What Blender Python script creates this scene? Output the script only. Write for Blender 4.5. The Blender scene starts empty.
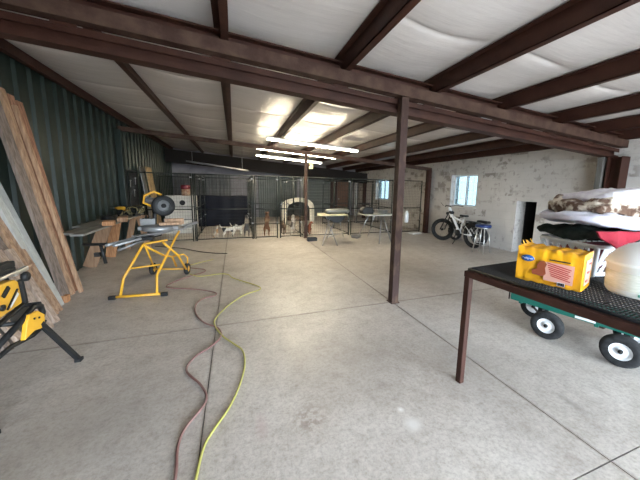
import bpy, math, random
from mathutils import Vector, Matrix, noise
V = Vector
random.seed(7)
S = bpy.context.scene
COL = S.collection
# ---------------------------------------------------------------- camera
cam_d = bpy.data.cameras.new('camera'); cam = bpy.data.objects.new('camera', cam_d); COL.objects.link(cam)
F_PX, PX, PY = 275.0, 331.0, 228.0
cam_d.sensor_fit = 'HORIZONTAL'; cam_d.sensor_width = 36.0
cam_d.lens = F_PX / 640.0 * 36.0
cam_d.shift_x = -(PX - 320.0) / 640.0
cam_d.shift_y = (PY - 240.0) / 640.0
cam_d.clip_start = 0.02; cam_d.clip_end = 300
R = Matrix(((0.94402099, 0.02984081, -0.32853296), (-0.32940078, 0.13923126, -0.93386818), (0.01787468, 0.98981018, 0.14126681)))
cam.matrix_world = Matrix.Translation((0, 0, 1.5)) @ R.to_4x4()
S.camera = cam
# ---------------------------------------------------------------- world, exposure, daylight
S.view_settings.view_transform = 'Standard'; S.view_settings.look = 'None'
S.view_settings.gamma = 1.0; S.view_settings.use_curve_mapping = False
S.view_settings.exposure = 1.15
W = bpy.data.worlds.new('sky'); S.world = W; W.use_nodes = True
bg = W.node_tree.nodes['Background']; bg.inputs[0].default_value = (0.76, 0.88, 1.0, 1); bg.inputs[1].default_value = 16.0
TUBE_POWER = 54.0
DOOR = (-0.3, 6.1, 0.0, 2.2, -3.0)      # x0, x1, z0, z1, y of the big open doorway behind the camera
def portal(loc, rot, sx, sy):
    l = bpy.data.lights.new('daylight_portal', 'AREA'); l.shape = 'RECTANGLE'; l.size = sx; l.size_y = sy
    l.cycles.is_portal = True
    o = bpy.data.objects.new('daylight_portal', l); o.location = loc; o.rotation_euler = rot; COL.objects.link(o)
portal(((DOOR[0]+DOOR[1])/2, DOOR[4]-0.05, 1.1), (math.radians(90), 0, 0), DOOR[1]-DOOR[0], 2.2)
portal((6.95, 6.68, 1.52), (0, math.radians(90), 0), 0.97, 1.02)
portal((6.95, 11.6, 1.52), (0, math.radians(90), 0), 0.97, 1.22)
# ---------------------------------------------------------------- materials
def mat(name, col, rough=0.6, metal=0.0, col2=None, nscale=6.0, lo=0.35, hi=0.65, bump=0.0, bscale=40.0, stretch=(1, 1, 1), spec=0.5, emit=None, estr=0.0, alpha=1.0, trans=0.0, detail=5.0):
    m = bpy.data.materials.new(name); m.use_nodes = True
    nt = m.node_tree; N = nt.nodes; L = nt.links; b = N['Principled BSDF']
    b.inputs['Base Color'].default_value = (*col, 1); b.inputs['Roughness'].default_value = rough
    b.inputs['Metallic'].default_value = metal; b.inputs['Specular IOR Level'].default_value = spec
    b.inputs['Alpha'].default_value = alpha; b.inputs['Transmission Weight'].default_value = trans
    if emit: b.inputs['Emission Color'].default_value = (*emit, 1); b.inputs['Emission Strength'].default_value = estr
    if col2 or bump:
        tc = N.new('ShaderNodeTexCoord'); mp = N.new('ShaderNodeMapping'); mp.inputs['Scale'].default_value = stretch
        L.new(tc.outputs['Object'], mp.inputs['Vector'])
    if col2:
        n = N.new('ShaderNodeTexNoise'); n.inputs['Scale'].default_value = nscale; n.inputs['Detail'].default_value = detail
        L.new(mp.outputs[0], n.inputs['Vector'])
        r = N.new('ShaderNodeValToRGB'); r.color_ramp.elements[0].position = lo; r.color_ramp.elements[1].position = hi
        r.color_ramp.elements[0].color = (*col, 1); r.color_ramp.elements[1].color = (*col2, 1)
        L.new(n.outputs['Fac'], r.inputs[0]); L.new(r.outputs[0], b.inputs['Base Color'])
    if bump:
        n2 = N.new('ShaderNodeTexNoise'); n2.inputs['Scale'].default_value = bscale; n2.inputs['Detail'].default_value = 4
        L.new(mp.outputs[0], n2.inputs['Vector'])
        bp = N.new('ShaderNodeBump'); bp.inputs['Strength'].default_value = bump; bp.inputs['Distance'].default_value = 0.02
        L.new(n2.outputs['Fac'], bp.inputs['Height']); L.new(bp.outputs[0], b.inputs['Normal'])
    return m
M = {}
M['steel'] = mat('brown_primer_steel', (0.030, 0.0095, 0.006), 0.55, 0, (0.050, 0.018, 0.011), 5, bump=0.1, bscale=60, spec=0.3)
M['column'] = mat('grimy_brown_column', (0.033, 0.0125, 0.008), 0.75, 0, (0.13, 0.075, 0.046), 9, 0.48, 0.8, 0.3, 70, (1, 1, 0.5))
M['grime'] = mat('dusty_brown_steel', (0.075, 0.043, 0.030), 0.65, 0, (0.038, 0.016, 0.011), 7, bump=0.15, spec=0.3)
M['green_wall'] = mat('dark_green_metal', (0.013, 0.0235, 0.0195), 0.36, 0.15, (0.018, 0.030, 0.025), 3, bump=0.05, bscale=8)
M['back_metal'] = mat('dull_grey_metal', (0.11, 0.115, 0.11), 0.6, 0, (0.17, 0.17, 0.165), 2)
M['drywall'] = mat('lilac_grey_board', (0.20, 0.19, 0.215), 0.85, 0, (0.28, 0.27, 0.30), 2)
M['dark'] = mat('passage_shade', (0.02, 0.02, 0.02), 0.9)
M['ply'] = mat('plywood', (0.36, 0.22, 0.13), 0.75, 0, (0.26, 0.15, 0.085), 6, stretch=(6, 6, 0.6), bump=0.1)
M['black'] = mat('black_plastic', (0.008, 0.009, 0.010), 0.5, 0, (0.016, 0.016, 0.016), 8, spec=0.3)
M['rubber'] = mat('black_rubber', (0.010, 0.010, 0.011), 0.85, 0, (0.028, 0.029, 0.03), 20, bump=0.2, spec=0.3)
M['blackwire'] = mat('black_coated_wire', (0.006, 0.006, 0.007), 0.45, spec=0.3)
M['fence'] = mat('black_green_tube', (0.010, 0.016, 0.015), 0.4, 0.0, spec=0.4)
M['yellow'] = mat('tool_yellow', (0.72, 0.385, 0.025), 0.45, 0, (0.58, 0.30, 0.03), 4)
M['chrome'] = mat('bright_metal', (0.55, 0.55, 0.54), 0.28, 0.9)
M['alu'] = mat('cast_aluminium', (0.34, 0.35, 0.35), 0.42, 0.5, (0.25, 0.25, 0.25), 6)
M['white'] = mat('white_plastic', (0.74, 0.76, 0.78), 0.4)
M['offwhite'] = mat('off_white_panel', (0.62, 0.60, 0.55), 0.6, 0, (0.52, 0.50, 0.46), 5)
M['vinyl'] = mat('white_window_vinyl', (0.72, 0.75, 0.76), 0.4)
def wood(name, a, b, sc=3.0):
    return mat(name, tuple(q * 1.02 for q in a), 0.8, 0, tuple(q * 0.78 for q in b), sc * 1.6, 0.36, 0.64, 0.5, 14, (9, 9, 0.8))
M['w_red'] = wood('reddish_rough_timber', (0.37, 0.185, 0.11), (0.24, 0.11, 0.065))
M['w_tan'] = wood('tan_timber', (0.47, 0.30, 0.185), (0.36, 0.215, 0.13))
M['w_grey'] = wood('weathered_grey_timber', (0.26, 0.20, 0.165), (0.17, 0.13, 0.105))
M['w_pink'] = wood('pale_pink_timber', (0.50, 0.38, 0.30), (0.40, 0.29, 0.22))
M['w_white'] = wood('whitewashed_board', (0.50, 0.50, 0.46), (0.56, 0.55, 0.51))
M['w_orange'] = wood('orange_pine', (0.52, 0.26, 0.12), (0.42, 0.19, 0.08))
M['deck'] = mat('grey_composite_plank', (0.17, 0.165, 0.15), 0.6, 0, (0.23, 0.22, 0.20), 4, stretch=(8, 0.7, 8))
M['navy'] = mat('navy_black_tarp', (0.0045, 0.0055, 0.011), 0.8, 0, (0.009, 0.011, 0.020), 3, bump=0.3, bscale=6, spec=0.2)
M['cartgreen'] = mat('cart_green_paint', (0.008, 0.115, 0.085), 0.4)
M['blue'] = mat('blue_vinyl', (0.008, 0.024, 0.11), 0.4)

def nodes_mat(name):
    m = bpy.data.materials.new(name); m.use_nodes = True
    return m, m.node_tree.nodes, m.node_tree.links, m.node_tree.nodes['Principled BSDF']
def ramp(N, L, fac, stops):
    r = N.new('ShaderNodeValToRGB'); e = r.color_ramp.elements
    while len(e) < len(stops): e.new(0.5)
    for k, (p, c) in enumerate(stops): e[k].position = p; e[k].color = (*c, 1) if len(c) == 3 else c
    L.new(fac, r.inputs[0]); return r.outputs[0]
def tex_noise(N, L, vec, sc, det=5, rough=0.55):
    n = N.new('ShaderNodeTexNoise'); n.inputs['Scale'].default_value = sc; n.inputs['Detail'].default_value = det; n.inputs['Roughness'].default_value = rough
    L.new(vec, n.inputs['Vector']); return n.outputs['Fac']
def mixc(N, L, fac, a, b, mode='MIX'):
    x = N.new('ShaderNodeMix'); x.data_type = 'RGBA'; x.blend_type = mode
    for s, v in ((x.inputs[0], fac), (x.inputs[6], a), (x.inputs[7], b)):
        if isinstance(v, (float, int)): s.default_value = v
        elif isinstance(v, tuple): s.default_value = (*v, 1)
        else: L.new(v, s)
    return x.outputs[2]
def stain(N, L, pos, x, y, r0, r1, sx=1.0, sy=1.0):
    # soft round mask centred on a floor spot
    sub = N.new('ShaderNodeVectorMath'); sub.operation = 'SUBTRACT'; sub.inputs[1].default_value = (x, y, 0); L.new(pos, sub.inputs[0])
    sc = N.new('ShaderNodeVectorMath'); sc.operation = 'MULTIPLY'; sc.inputs[1].default_value = (sx, sy, 0); L.new(sub.outputs[0], sc.inputs[0])
    ln = N.new('ShaderNodeVectorMath'); ln.operation = 'LENGTH'; L.new(sc.outputs[0], ln.inputs[0])
    mr = N.new('ShaderNodeMapRange'); mr.inputs[1].default_value = r0; mr.inputs[2].default_value = r1; mr.inputs[3].default_value = 1; mr.inputs[4].default_value = 0
    L.new(ln.outputs['Value'], mr.inputs[0]); return mr.outputs[0]
def mul(N, L, a, b):
    x = N.new('ShaderNodeMath'); x.operation = 'MULTIPLY'
    for s, v in ((x.inputs[0], a), (x.inputs[1], b)):
        if isinstance(v, (float, int)): s.default_value = v
        else: L.new(v, s)
    return x.outputs[0]
# concrete floor
m, N, L, b = nodes_mat('sealed_concrete'); M['floor'] = m
tc = N.new('ShaderNodeTexCoord'); P = tc.outputs['Object']
big = ramp(N, L, tex_noise(N, L, P, 0.8, 6, 0.65), [(0.3, (0.385, 0.35, 0.315)), (0.5, (0.475, 0.44, 0.405)), (0.72, (0.55, 0.52, 0.485))])
mid = ramp(N, L, tex_noise(N, L, P, 7, 8, 0.75), [(0.32, (0.74, 0.70, 0.67)), (0.5, (0.97, 0.96, 0.95)), (0.7, (1.12, 1.12, 1.12))])
c = mixc(N, L, 0.85, big, mid, 'MULTIPLY')
fine = ramp(N, L, tex_noise(N, L, P, 38, 4, 0.85), [(0.36, (0.70, 0.68, 0.66)), (0.5, (0.97, 0.97, 0.97)), (0.66, (1.16, 1.15, 1.14))])
c = mixc(N, L, 0.8, c, fine, 'MULTIPLY')
def joint_dirt(c, axis, at):
    sp = N.new('ShaderNodeSeparateXYZ'); L.new(P, sp.inputs[0])
    d_ = N.new('ShaderNodeMath'); d_.operation = 'SUBTRACT'; L.new(sp.outputs[axis], d_.inputs[0]); d_.inputs[1].default_value = at
    a_ = N.new('ShaderNodeMath'); a_.operation = 'ABSOLUTE'; L.new(d_.outputs[0], a_.inputs[0])
    mr = N.new('ShaderNodeMapRange'); mr.inputs[1].default_value = 0.008; mr.inputs[2].default_value = 0.022; mr.inputs[3].default_value = 0.42; mr.inputs[4].default_value = 0.0
    L.new(a_.outputs[0], mr.inputs[0]); return mixc(N, L, mr.outputs[0], c, (0.17, 0.13, 0.10))
for ax_i, at_ in ((1, 3.06), (0, 1.97), (0, -0.23)): c = joint_dirt(c, ax_i, at_)
blot = tex_noise(N, L, P, 22, 4, 0.7)
br = ramp(N, L, blot, [(0.45, (0, 0, 0)), (0.55, (1, 1, 1))])
for (x, y, r0, r1, sx, sy, colr, amt) in [(1.05, 1.31, 0.02, 0.075, 1, 1, (0.62, 0.60, 0.57), 0.9), (1.04, 1.44, 0.0, 0.03, 1, 1, (0.75, 0.74, 0.72), 1.0),
        (0.42, 1.56, 0.0, 0.16, 1, 1, (0.20, 0.14, 0.11), 0.7), (0.12, 1.60, 0.0, 0.08, 1.6, 0.6, (0.42, 0.30, 0.29), 0.5), (1.9, 1.75, 0.0, 0.5, 1.0, 0.8, (0.24, 0.215, 0.19), 0.5),
        (0.9, 2.1, 0.0, 0.7, 1, 1, (0.25, 0.22, 0.19), 0.45), (3.3, 3.9, 0.0, 0.9, 1.2, 0.7, (0.24, 0.21, 0.18), 0.5), (-0.9, 1.9, 0, 0.8, 1, 1, (0.22, 0.20, 0.18), 0.5), (2.25, 1.1, 0.0, 0.09, 2.0, 0.6, (0.2, 0.18, 0.16), 0.6)]:
    mk = mul(N, L, stain(N, L, P, x, y, r0, r1, sx, sy), mul(N, L, br, amt) if r1 < 0.2 and r1 > 0.1 else amt)
    c = mixc(N, L, mk, c, colr)
L.new(c, b.inputs['Base Color'])
rr = N.new('ShaderNodeMapRange'); L.new(tex_noise(N, L, P, 3, 6, 0.7), rr.inputs[0]); rr.inputs[1].default_value = 0.3; rr.inputs[2].default_value = 0.7; rr.inputs[3].default_value = 0.30; rr.inputs[4].default_value = 0.55
L.new(rr.outputs[0], b.inputs['Roughness']); b.inputs['Specular IOR Level'].default_value = 0.45
bp = N.new('ShaderNodeBump'); bp.inputs['Strength'].default_value = 0.12; bp.inputs['Distance'].default_value = 0.01
L.new(tex_noise(N, L, P, 30, 6, 0.8), bp.inputs['Height']); L.new(bp.outputs[0], b.inputs['Normal'])
# painted block wall
m, N, L, b = nodes_mat('painted_block'); M['block'] = m
tc = N.new('ShaderNodeTexCoord'); P = tc.outputs['Object']
sx = N.new('ShaderNodeSeparateXYZ'); L.new(P, sx.inputs[0]); cx = N.new('ShaderNodeCombineXYZ'); L.new(sx.outputs[1], cx.inputs[0]); L.new(sx.outputs[2], cx.inputs[1])
bk = N.new('ShaderNodeTexBrick'); L.new(cx.outputs[0], bk.inputs['Vector']); bk.inputs['Scale'].default_value = 1.0
bk.inputs['Brick Width'].default_value = 0.40; bk.inputs['Row Height'].default_value = 0.20; bk.inputs['Mortar Size'].default_value = 0.006; bk.inputs['Mortar Smooth'].default_value = 0.4
bk.inputs['Color1'].default_value = (1, 1, 1, 1); bk.inputs['Color2'].default_value = (0, 0, 0, 1); bk.inputs['Mortar'].default_value = (0.5, 0.5, 0.5, 1)
base = ramp(N, L, tex_noise(N, L, P, 1.3, 5), [(0.3, (0.47, 0.445, 0.42)), (0.7, (0.57, 0.545, 0.515))])
base = mixc(N, L, mul(N, L, bk.outputs['Fac'], 0.22), base, (0.30, 0.29, 0.27))
def patches(scale, p0, p1):
    return ramp(N, L, tex_noise(N, L, P, scale, 6, 0.62), [(p0, (0, 0, 0)), (p1, (1, 1, 1))])
zone = ramp(N, L, tex_noise(N, L, P, 1.1, 2), [(0.46, (0, 0, 0)), (0.56, (1, 1, 1))])
bz = ramp(N, L, bk.outputs['Color'], [(0.25, (0, 0, 0)), (0.75, (1, 1, 1))])
cell = ramp(N, L, bk.outputs['Color'], [(0.50, (0, 0, 0)), (0.62, (1, 1, 1))])
pm = mul(N, L, mul(N, L, mul(N, L, patches(4.5, 0.46, 0.55), zone), 0.8), cell)
base = mixc(N, L, pm, base, (0.215, 0.185, 0.165))
pm2 = mul(N, L, mul(N, L, patches(9, 0.55, 0.64), 0.6), ramp(N, L, tex_noise(N, L, P, 0.7, 2), [(0.42, (0, 0, 0)), (0.52, (1, 1, 1))]))
base = mixc(N, L, pm2, base, (0.25, 0.22, 0.20))
L.new(base, b.inputs['Base Color']); b.inputs['Roughness'].default_value = 0.75
inv = N.new('ShaderNodeMath'); inv.operation = 'SUBTRACT'; inv.inputs[0].default_value = 1; L.new(bk.outputs['Fac'], inv.inputs[1])
bp = N.new('ShaderNodeBump'); bp.inputs['Strength'].default_value = 0.5; bp.inputs['Distance'].default_value = 0.008; L.new(inv.outputs[0], bp.inputs['Height'])
bp2 = N.new('ShaderNodeBump'); bp2.inputs['Strength'].default_value = 0.25; bp2.inputs['Distance'].default_value = 0.01; L.new(tex_noise(N, L, P, 25, 5, 0.7), bp2.inputs['Height']); L.new(bp.outputs[0], bp2.inputs['Normal'])
L.new(bp2.outputs[0], b.inputs['Normal'])
# ceiling insulation
m, N, L, b = nodes_mat('white_vinyl_insulation'); M['insul'] = m
tc = N.new('ShaderNodeTexCoord'); P = tc.outputs['Object']
L.new(ramp(N, L, tex_noise(N, L, P, 1.2, 4), [(0.3, (0.60, 0.565, 0.55)), (0.7, (0.68, 0.645, 0.63))]), b.inputs['Base Color'])
b.inputs['Roughness'].default_value = 0.25; b.inputs['Specular IOR Level'].default_value = 0.6
mp = N.new('ShaderNodeMapping'); mp.inputs['Scale'].default_value = (0.6, 4, 1); L.new(P, mp.inputs[0])
bp = N.new('ShaderNodeBump'); bp.inputs['Strength'].default_value = 0.4; bp.inputs['Distance'].default_value = 0.02; L.new(tex_noise(N, L, mp.outputs[0], 2.2, 4, 0.6), bp.inputs['Height']); L.new(bp.outputs[0], b.inputs['Normal'])
# window glass with screen: lets part of the daylight through
m, N, L, b = nodes_mat('screened_window_glass'); M['glass'] = m
tr = N.new('ShaderNodeBsdfTransparent'); tr.inputs[0].default_value = (0.19, 0.225, 0.235, 1)
gl = N.new('ShaderNodeBsdfGlossy'); gl.inputs['Roughness'].default_value = 0.05; ms = N.new('ShaderNodeMixShader'); ms.inputs[0].default_value = 0.06
L.new(tr.outputs[0], ms.inputs[1]); L.new(gl.outputs[0], ms.inputs[2]); L.new(ms.outputs[0], N['Material Output'].inputs[0])
M['tube'] = mat('lit_fluorescent_tube', (1, 1, 1), 0.5, emit=(1.0, 0.87, 0.62), estr=TUBE_POWER)
M['ground'] = mat('pale_gravel', (0.42, 0.39, 0.35), 0.9, 0, (0.33, 0.30, 0.27), 4)

# ---------------------------------------------------------------- mesh builder
class MB:
    def __init__(s): s.v = []; s.f = []; s.sm = []
    def add(s, vs, fs, smooth=False):
        o = len(s.v); s.v += [V(p) for p in vs]; s.f += [tuple(i + o for i in f) for f in fs]; s.sm += [smooth] * len(fs); return s
    def hexa(s, c): return s.add(c, [(0, 3, 2, 1), (4, 5, 6, 7), (0, 1, 5, 4), (1, 2, 6, 5), (2, 3, 7, 6), (3, 0, 4, 7)])
    def box(s, x0, x1, y0, y1, z0, z1): return s.hexa([(x0, y0, z0), (x1, y0, z0), (x1, y1, z0), (x0, y1, z0), (x0, y0, z1), (x1, y0, z1), (x1, y1, z1), (x0, y1, z1)])
    def cbox(s, c, sz, rot=None):
        r = rot or Matrix.Identity(3); c = V(c); h = [q / 2 for q in sz]
        return s.hexa([c + r @ V((a * h[0], b_ * h[1], z * h[2])) for z in (-1, 1) for a, b_ in ((-1, -1), (1, -1), (1, 1), (-1, 1))])
    def beam(s, p0, p1, w, h, side=(1, 0, 0)):
        p0, p1 = V(p0), V(p1); d = (p1 - p0).normalized(); a = V(side); a = (a - d * a.dot(d)).normalized(); u = a.cross(d)
        c = []
        for p in (p0, p1):
            for i, j in ((-1, -1), (1, -1), (1, 1), (-1, 1)): c.append(p + a * (i * w / 2) + u * (j * h / 2))
        return s.hexa(c)
    def tube(s, pts, r, n=8, closed=False):
        pts = [V(p) for p in pts]; k = len(pts); rs = r if isinstance(r, (list, tuple)) else [r] * k
        vs = []; fs = []; up = None
        for i, p in enumerate(pts):
            a = pts[(i - 1) % k] if (closed or i > 0) else p; b_ = pts[(i + 1) % k] if (closed or i < k - 1) else p
            d = (b_ - a).normalized()
            if up is None: up = d.orthogonal().normalized()
            up = (up - d * up.dot(d)).normalized(); w = d.cross(up)
            for j in range(n):
                t = 2 * math.pi * j / n; vs.append(p + (up * math.cos(t) + w * math.sin(t)) * rs[i])
        for i in range(k if closed else k - 1):
            for j in range(n):
                a = i * n + j; b_ = i * n + (j + 1) % n; c_ = ((i + 1) % k) * n
                fs.append((a, b_, c_ + (j + 1) % n, c_ + j))
        s.add(vs, fs, True)
        if not closed:
            o = len(s.v) - len(vs); s.f += [tuple(o + j for j in range(n))[::-1], tuple(o + (k - 1) * n + j for j in range(n))]; s.sm += [False, False]
        return s
    def lathe(s, prof, c, axis=(0, 0, 1), n=24, smooth=True):
        ax = V(axis).normalized(); u = ax.orthogonal().normalized(); w = ax.cross(u); c = V(c); vs = []; fs = []; k = len(prof)
        for r, h in prof:
            for j in range(n):
                t = 2 * math.pi * j / n; vs.append(c + ax * h + (u * math.cos(t) + w * math.sin(t)) * max(r, 1e-4))
        for i in range(k - 1):
            for j in range(n): fs.append((i * n + j, i * n + (j + 1) % n, (i + 1) * n + (j + 1) % n, (i + 1) * n + j))
        return s.add(vs, fs, smooth)
    def torus(s, c, axis, R_, r, n=28, m=10):
        ax = V(axis).normalized(); u = ax.orthogonal().normalized(); w = ax.cross(u)
        return s.tube([V(c) + (u * math.cos(2 * math.pi * i / n) + w * math.sin(2 * math.pi * i / n)) * R_ for i in range(n)], r, m, True)
    def prism(s, poly, o, ux, uy, depth):
        # polygon (u,v) extruded by vector depth
        o, ux, uy, dp = V(o), V(ux), V(uy), V(depth); n = len(poly)
        a = [o + ux * p[0] + uy * p[1] for p in poly]; b_ = [p + dp for p in a]
        return s.add(a + b_, [tuple(range(n))[::-1], tuple(range(n, 2 * n))] + [(i, (i + 1) % n, (i + 1) % n + n, i + n) for i in range(n)])
    def grid(s, fn, nu, nv, thick=None, smooth=True):
        vs = [fn(i / nu, j / nv) for j in range(nv + 1) for i in range(nu + 1)]; st = nu + 1
        fs = [(j * st + i, j * st + i + 1, (j + 1) * st + i + 1, (j + 1) * st + i) for j in range(nv) for i in range(nu)]
        if thick:
            t = V(thick); n0 = len(vs); vs2 = vs + [V(p) + t for p in vs]
            f2 = [tuple(q + n0 for q in f)[::-1] for f in fs]
            rim = [i for i in range(st)] + [j * st + nu for j in range(1, nv + 1)] + [nv * st + i for i in range(nu - 1, -1, -1)] + [j * st for j in range(nv - 1, 0, -1)]
            side = [(rim[k], rim[(k + 1) % len(rim)], rim[(k + 1) % len(rim)] + n0, rim[k] + n0) for k in range(len(rim))]
            return s.add(vs2, fs + f2 + side, smooth)
        return s.add(vs, fs, smooth)
def mkmesh(name, mb, m, inv=None):
    me = bpy.data.meshes.new(name); vs = mb.v if inv is None else [inv @ p for p in mb.v]
    me.from_pydata([tuple(p) for p in vs], [], mb.f); me.polygons.foreach_set('use_smooth', mb.sm)
    import bmesh
    bm = bmesh.new(); bm.from_mesh(me); bmesh.ops.recalc_face_normals(bm, faces=bm.faces); bm.to_mesh(me); bm.free()
    me.materials.append(m if not isinstance(m, str) else M[m]); me.update(); return me
def finish(o, bevel):
    if bevel:
        md = o.modifiers.new('bevel', 'BEVEL'); md.width = bevel; md.segments = 2; md.limit_method = 'ANGLE'; md.angle_limit = math.radians(50)
def tag(o, label=None, cat=None, group=None, kind=None):
    if label: o['label'] = label
    if cat: o['category'] = cat
    if group: o['group'] = group
    if kind: o['kind'] = kind
    return o
def thing(name, label, cat, loc=(0, 0, 0), rz=0.0, group=None):
    o = bpy.data.objects.new(name, None); COL.objects.link(o); o.location = loc; o.rotation_euler = (0, 0, rz); o.empty_display_size = 0.05
    tag(o, label, cat, group); return o
def wm(o):
    m = Matrix.Translation(o.location) @ o.rotation_euler.to_matrix().to_4x4()
    return wm(o.parent) @ m if o.parent else m
def part(name, mb, m, parent, label=None, bevel=0, world=False, loc=None):
    # loc: origin of the part inside its parent
    mesh_inv = wm(parent).inverted() if world else None
    me = mkmesh(name, mb, m, mesh_inv); o = bpy.data.objects.new(name, me); COL.objects.link(o); o.parent = parent
    if label: o['label'] = label
    finish(o, bevel); return o
def solo(name, mb, m, label, cat, group=None, bevel=0):
    xs = [p.x for p in mb.v]; ys = [p.y for p in mb.v]; zs = [p.z for p in mb.v]
    c = V(((min(xs) + max(xs)) / 2, (min(ys) + max(ys)) / 2, min(zs)))
    me = mkmesh(name, mb, m, Matrix.Translation(-c)); o = bpy.data.objects.new(name, me); COL.objects.link(o); o.location = c
    tag(o, label, cat, group); finish(o, bevel); return o
def struct(name, mb, m, parent=None, bevel=0):
    me = mkmesh(name, mb, m); o = bpy.data.objects.new(name, me); COL.objects.link(o); o.parent = parent
    if not parent: o['kind'] = 'structure'
    finish(o, bevel); return o
def copy_tree(o, parent=None):
    c_ = o.copy(); COL.objects.link(c_); c_.parent = parent
    for ch in [q for q in bpy.data.objects if q.parent == o]: copy_tree(ch, c_)
    return c_
def rotz(a): return Matrix.Rotation(a, 3, 'Z')
# ---------------------------------------------------------------- room shell
XL, XR, YF, YB = -2.65, 6.6, -3.0, 14.5
def zr(x): return 3.06 - 0.066 * x
PUR = [-2.56, -1.30, -0.08, 1.18, 2.40, 3.58, 4.75, 5.7, 6.48]
f = MB(); jx = [XL - 0.4, -0.23, 1.97, XR + 0.6]; jy = [YF - 0.2, 0.75, 3.06, 5.6, 8.25, 10.8, YB + 0.2]; g = 0.0036
jy = [YF - 0.2, 0.75, 3.06, YB + 0.2]
for i in range(3):
    for j in range(3): f.box(jx[i] + g, jx[i + 1] - g, jy[j] + g, jy[j + 1] - g, -0.02, 0)
struct('floor', f, 'floor')
f = MB(); f.box(XL - 0.4, XR + 0.6, YF - 0.2, YB + 0.2, -0.1, -0.0205); struct('trim_2', f, mat('joint_dirt', (.05, .042, .035), .9))
gm = MB(); gm.box(-30, 36, -40, YF - 0.2, -0.12, -0.03); struct('ground', gm, 'ground')
# ceiling of sagging insulation between purlins
def ceil_pt(x, y):
    s = 0.0
    for a, b_ in zip(PUR[:-1], PUR[1:]):
        if a <= x <= b_: s = math.sin(math.pi * (x - a) / (b_ - a))
    t = ((y + 0.35 + 0.06 * math.sin(x * 2.7)) / 1.27) % 1.0
    q = 1 - (abs(t - 0.5) * 2) ** 6
    wr = 0.0
    return V((x, y, zr(x) - 0.05 * s * (0.45 + 0.55 * q) + 0.011 * math.exp(-(min(t, 1 - t) * 1.27 / 0.022) ** 2) * s ** .5 + wr + 0.02 * noise.noise(V((x * 0.9, y * 1.5, 0))) * s))
cg = MB(); nx = 60; ny = 900
cg.grid(lambda u, v: ceil_pt(XL - 0.05 + u * (XR + 0.3 - XL), YF + v * (YB - YF)), nx, ny)
struct('ceiling', cg, 'insul')
rf = MB(); rf.hexa([(XL - 0.3, YF - 0.1, zr(XL - 0.3) + 0.05), (XR + 0.8, YF - 0.1, zr(XR + 0.8) + 0.05), (XR + 0.8, YB + 0.2, zr(XR + 0.8) + 0.05), (XL - 0.3, YB + 0.2, zr(XL - 0.3) + 0.05),
         (XL - 0.3, YF - 0.1, zr(XL - 0.3) + 0.15), (XR + 0.8, YF - 0.1, zr(XR + 0.8) + 0.15), (XR + 0.8, YB + 0.2, zr(XR + 0.8) + 0.15), (XL - 0.3, YB + 0.2, zr(XL - 0.3) + 0.15)])
struct('roof_deck', rf, 'back_metal')
# corrugated sheet: profile along an axis
def corrugated(p0, dirv, length, nrm, z0, z1, pitch=0.2, depth=0.03, z1b=None):
    p0, d, n_ = V(p0), V(dirv), V(nrm); prof = []; x = 0
    while x < length:
        for q, h in ((0, 0), (0.30, 0), (0.40, 1), (0.60, 1), (0.70, 0)):
            if x + q * pitch <= length: prof.append((x + q * pitch, h * depth))
        x += pitch
    prof.append((length, 0)); mb = MB(); vs = []; k = len(prof)
    zt = lambda x_: z1 + ((z1b - z1) * x_ / length if z1b is not None else 0)
    for t in (0, 0.006):
        for x_, h in prof:
            b_ = p0 + d * x_ + n_ * (h - t); vs += [b_ + V((0, 0, z0)), b_ + V((0, 0, zt(x_)))]
    fs = [(2 * i, 2 * i + 2, 2 * i + 3, 2 * i + 1) for i in range(k - 1)] + [(2 * k + 2 * i, 2 * k + 2 * i + 1, 2 * k + 2 * i + 3, 2 * k + 2 * i + 2) for i in range(k - 1)]
    fs += [(2 * i + 1, 2 * i + 3, 2 * k + 2 * i + 3, 2 * k + 2 * i + 1) for i in range(k - 1)]
    mb.add(vs, fs); return mb
wl = corrugated((XL, YF, 0), (0, 1, 0), YB - YF, (1, 0, 0), 0, zr(XL) + 0.02, 0.29, 0.034)
wl.box(XL - 0.12, XL - 0.02, YF, YB, 0, zr(XL) + 0.05)
struct('wall_left', wl, 'green_wall')
wb = MB(); wb.hexa([(XL - 0.1, YB, -0.02), (XR + 0.6, YB, -0.02), (XR + 0.6, YB + 0.15, -0.02), (XL - 0.1, YB + 0.15, -0.02), (XL - 0.1, YB, zr(XL) + 0.1), (XR + 0.6, YB, zr(XR) + 0.1), (XR + 0.6, YB + 0.15, zr(XR) + 0.1), (XL - 0.1, YB + 0.15, zr(XL) + 0.1)])
struct('wall_back', wb, 'drywall')
W1 = (6.17, 7.18, 1.03, 2.0); W2 = (11.0, 12.2, 1.03, 2.0); NI = (4.45, 4.93, 0.0, 1.28)
wr_ = MB(); T0, T1 = XR, XR + 0.32; top = 2.70
ys = [YF, NI[0], NI[1], W1[0], W1[1], W2[0], W2[1], YB]
for a, b_ in ((ys[0], ys[1]), (ys[2], ys[3]), (ys[4], ys[5]), (ys[6], ys[7])): wr_.box(T0, T1, a, b_, -0.02, top)
wr_.box(T0, T1, NI[0], NI[1], NI[3], top)
for w in (W1, W2): wr_.box(T0, T1, w[0], w[1], -0.02, w[2]); wr_.box(T0, T1, w[0], w[1], w[3], top)
struct('wall_right', wr_, 'block')
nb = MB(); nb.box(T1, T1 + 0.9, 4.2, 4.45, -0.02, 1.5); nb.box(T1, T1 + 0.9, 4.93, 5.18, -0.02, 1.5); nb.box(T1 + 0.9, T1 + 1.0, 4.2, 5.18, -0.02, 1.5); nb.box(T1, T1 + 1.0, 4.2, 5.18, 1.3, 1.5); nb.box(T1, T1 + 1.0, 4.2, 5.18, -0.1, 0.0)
struct('niche_passage', nb, 'dark')  # closed passage added behind the niche, its dark put into near-black colour
wf = MB(); d0, d1, dz0, dz1, dy = DOOR
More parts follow.
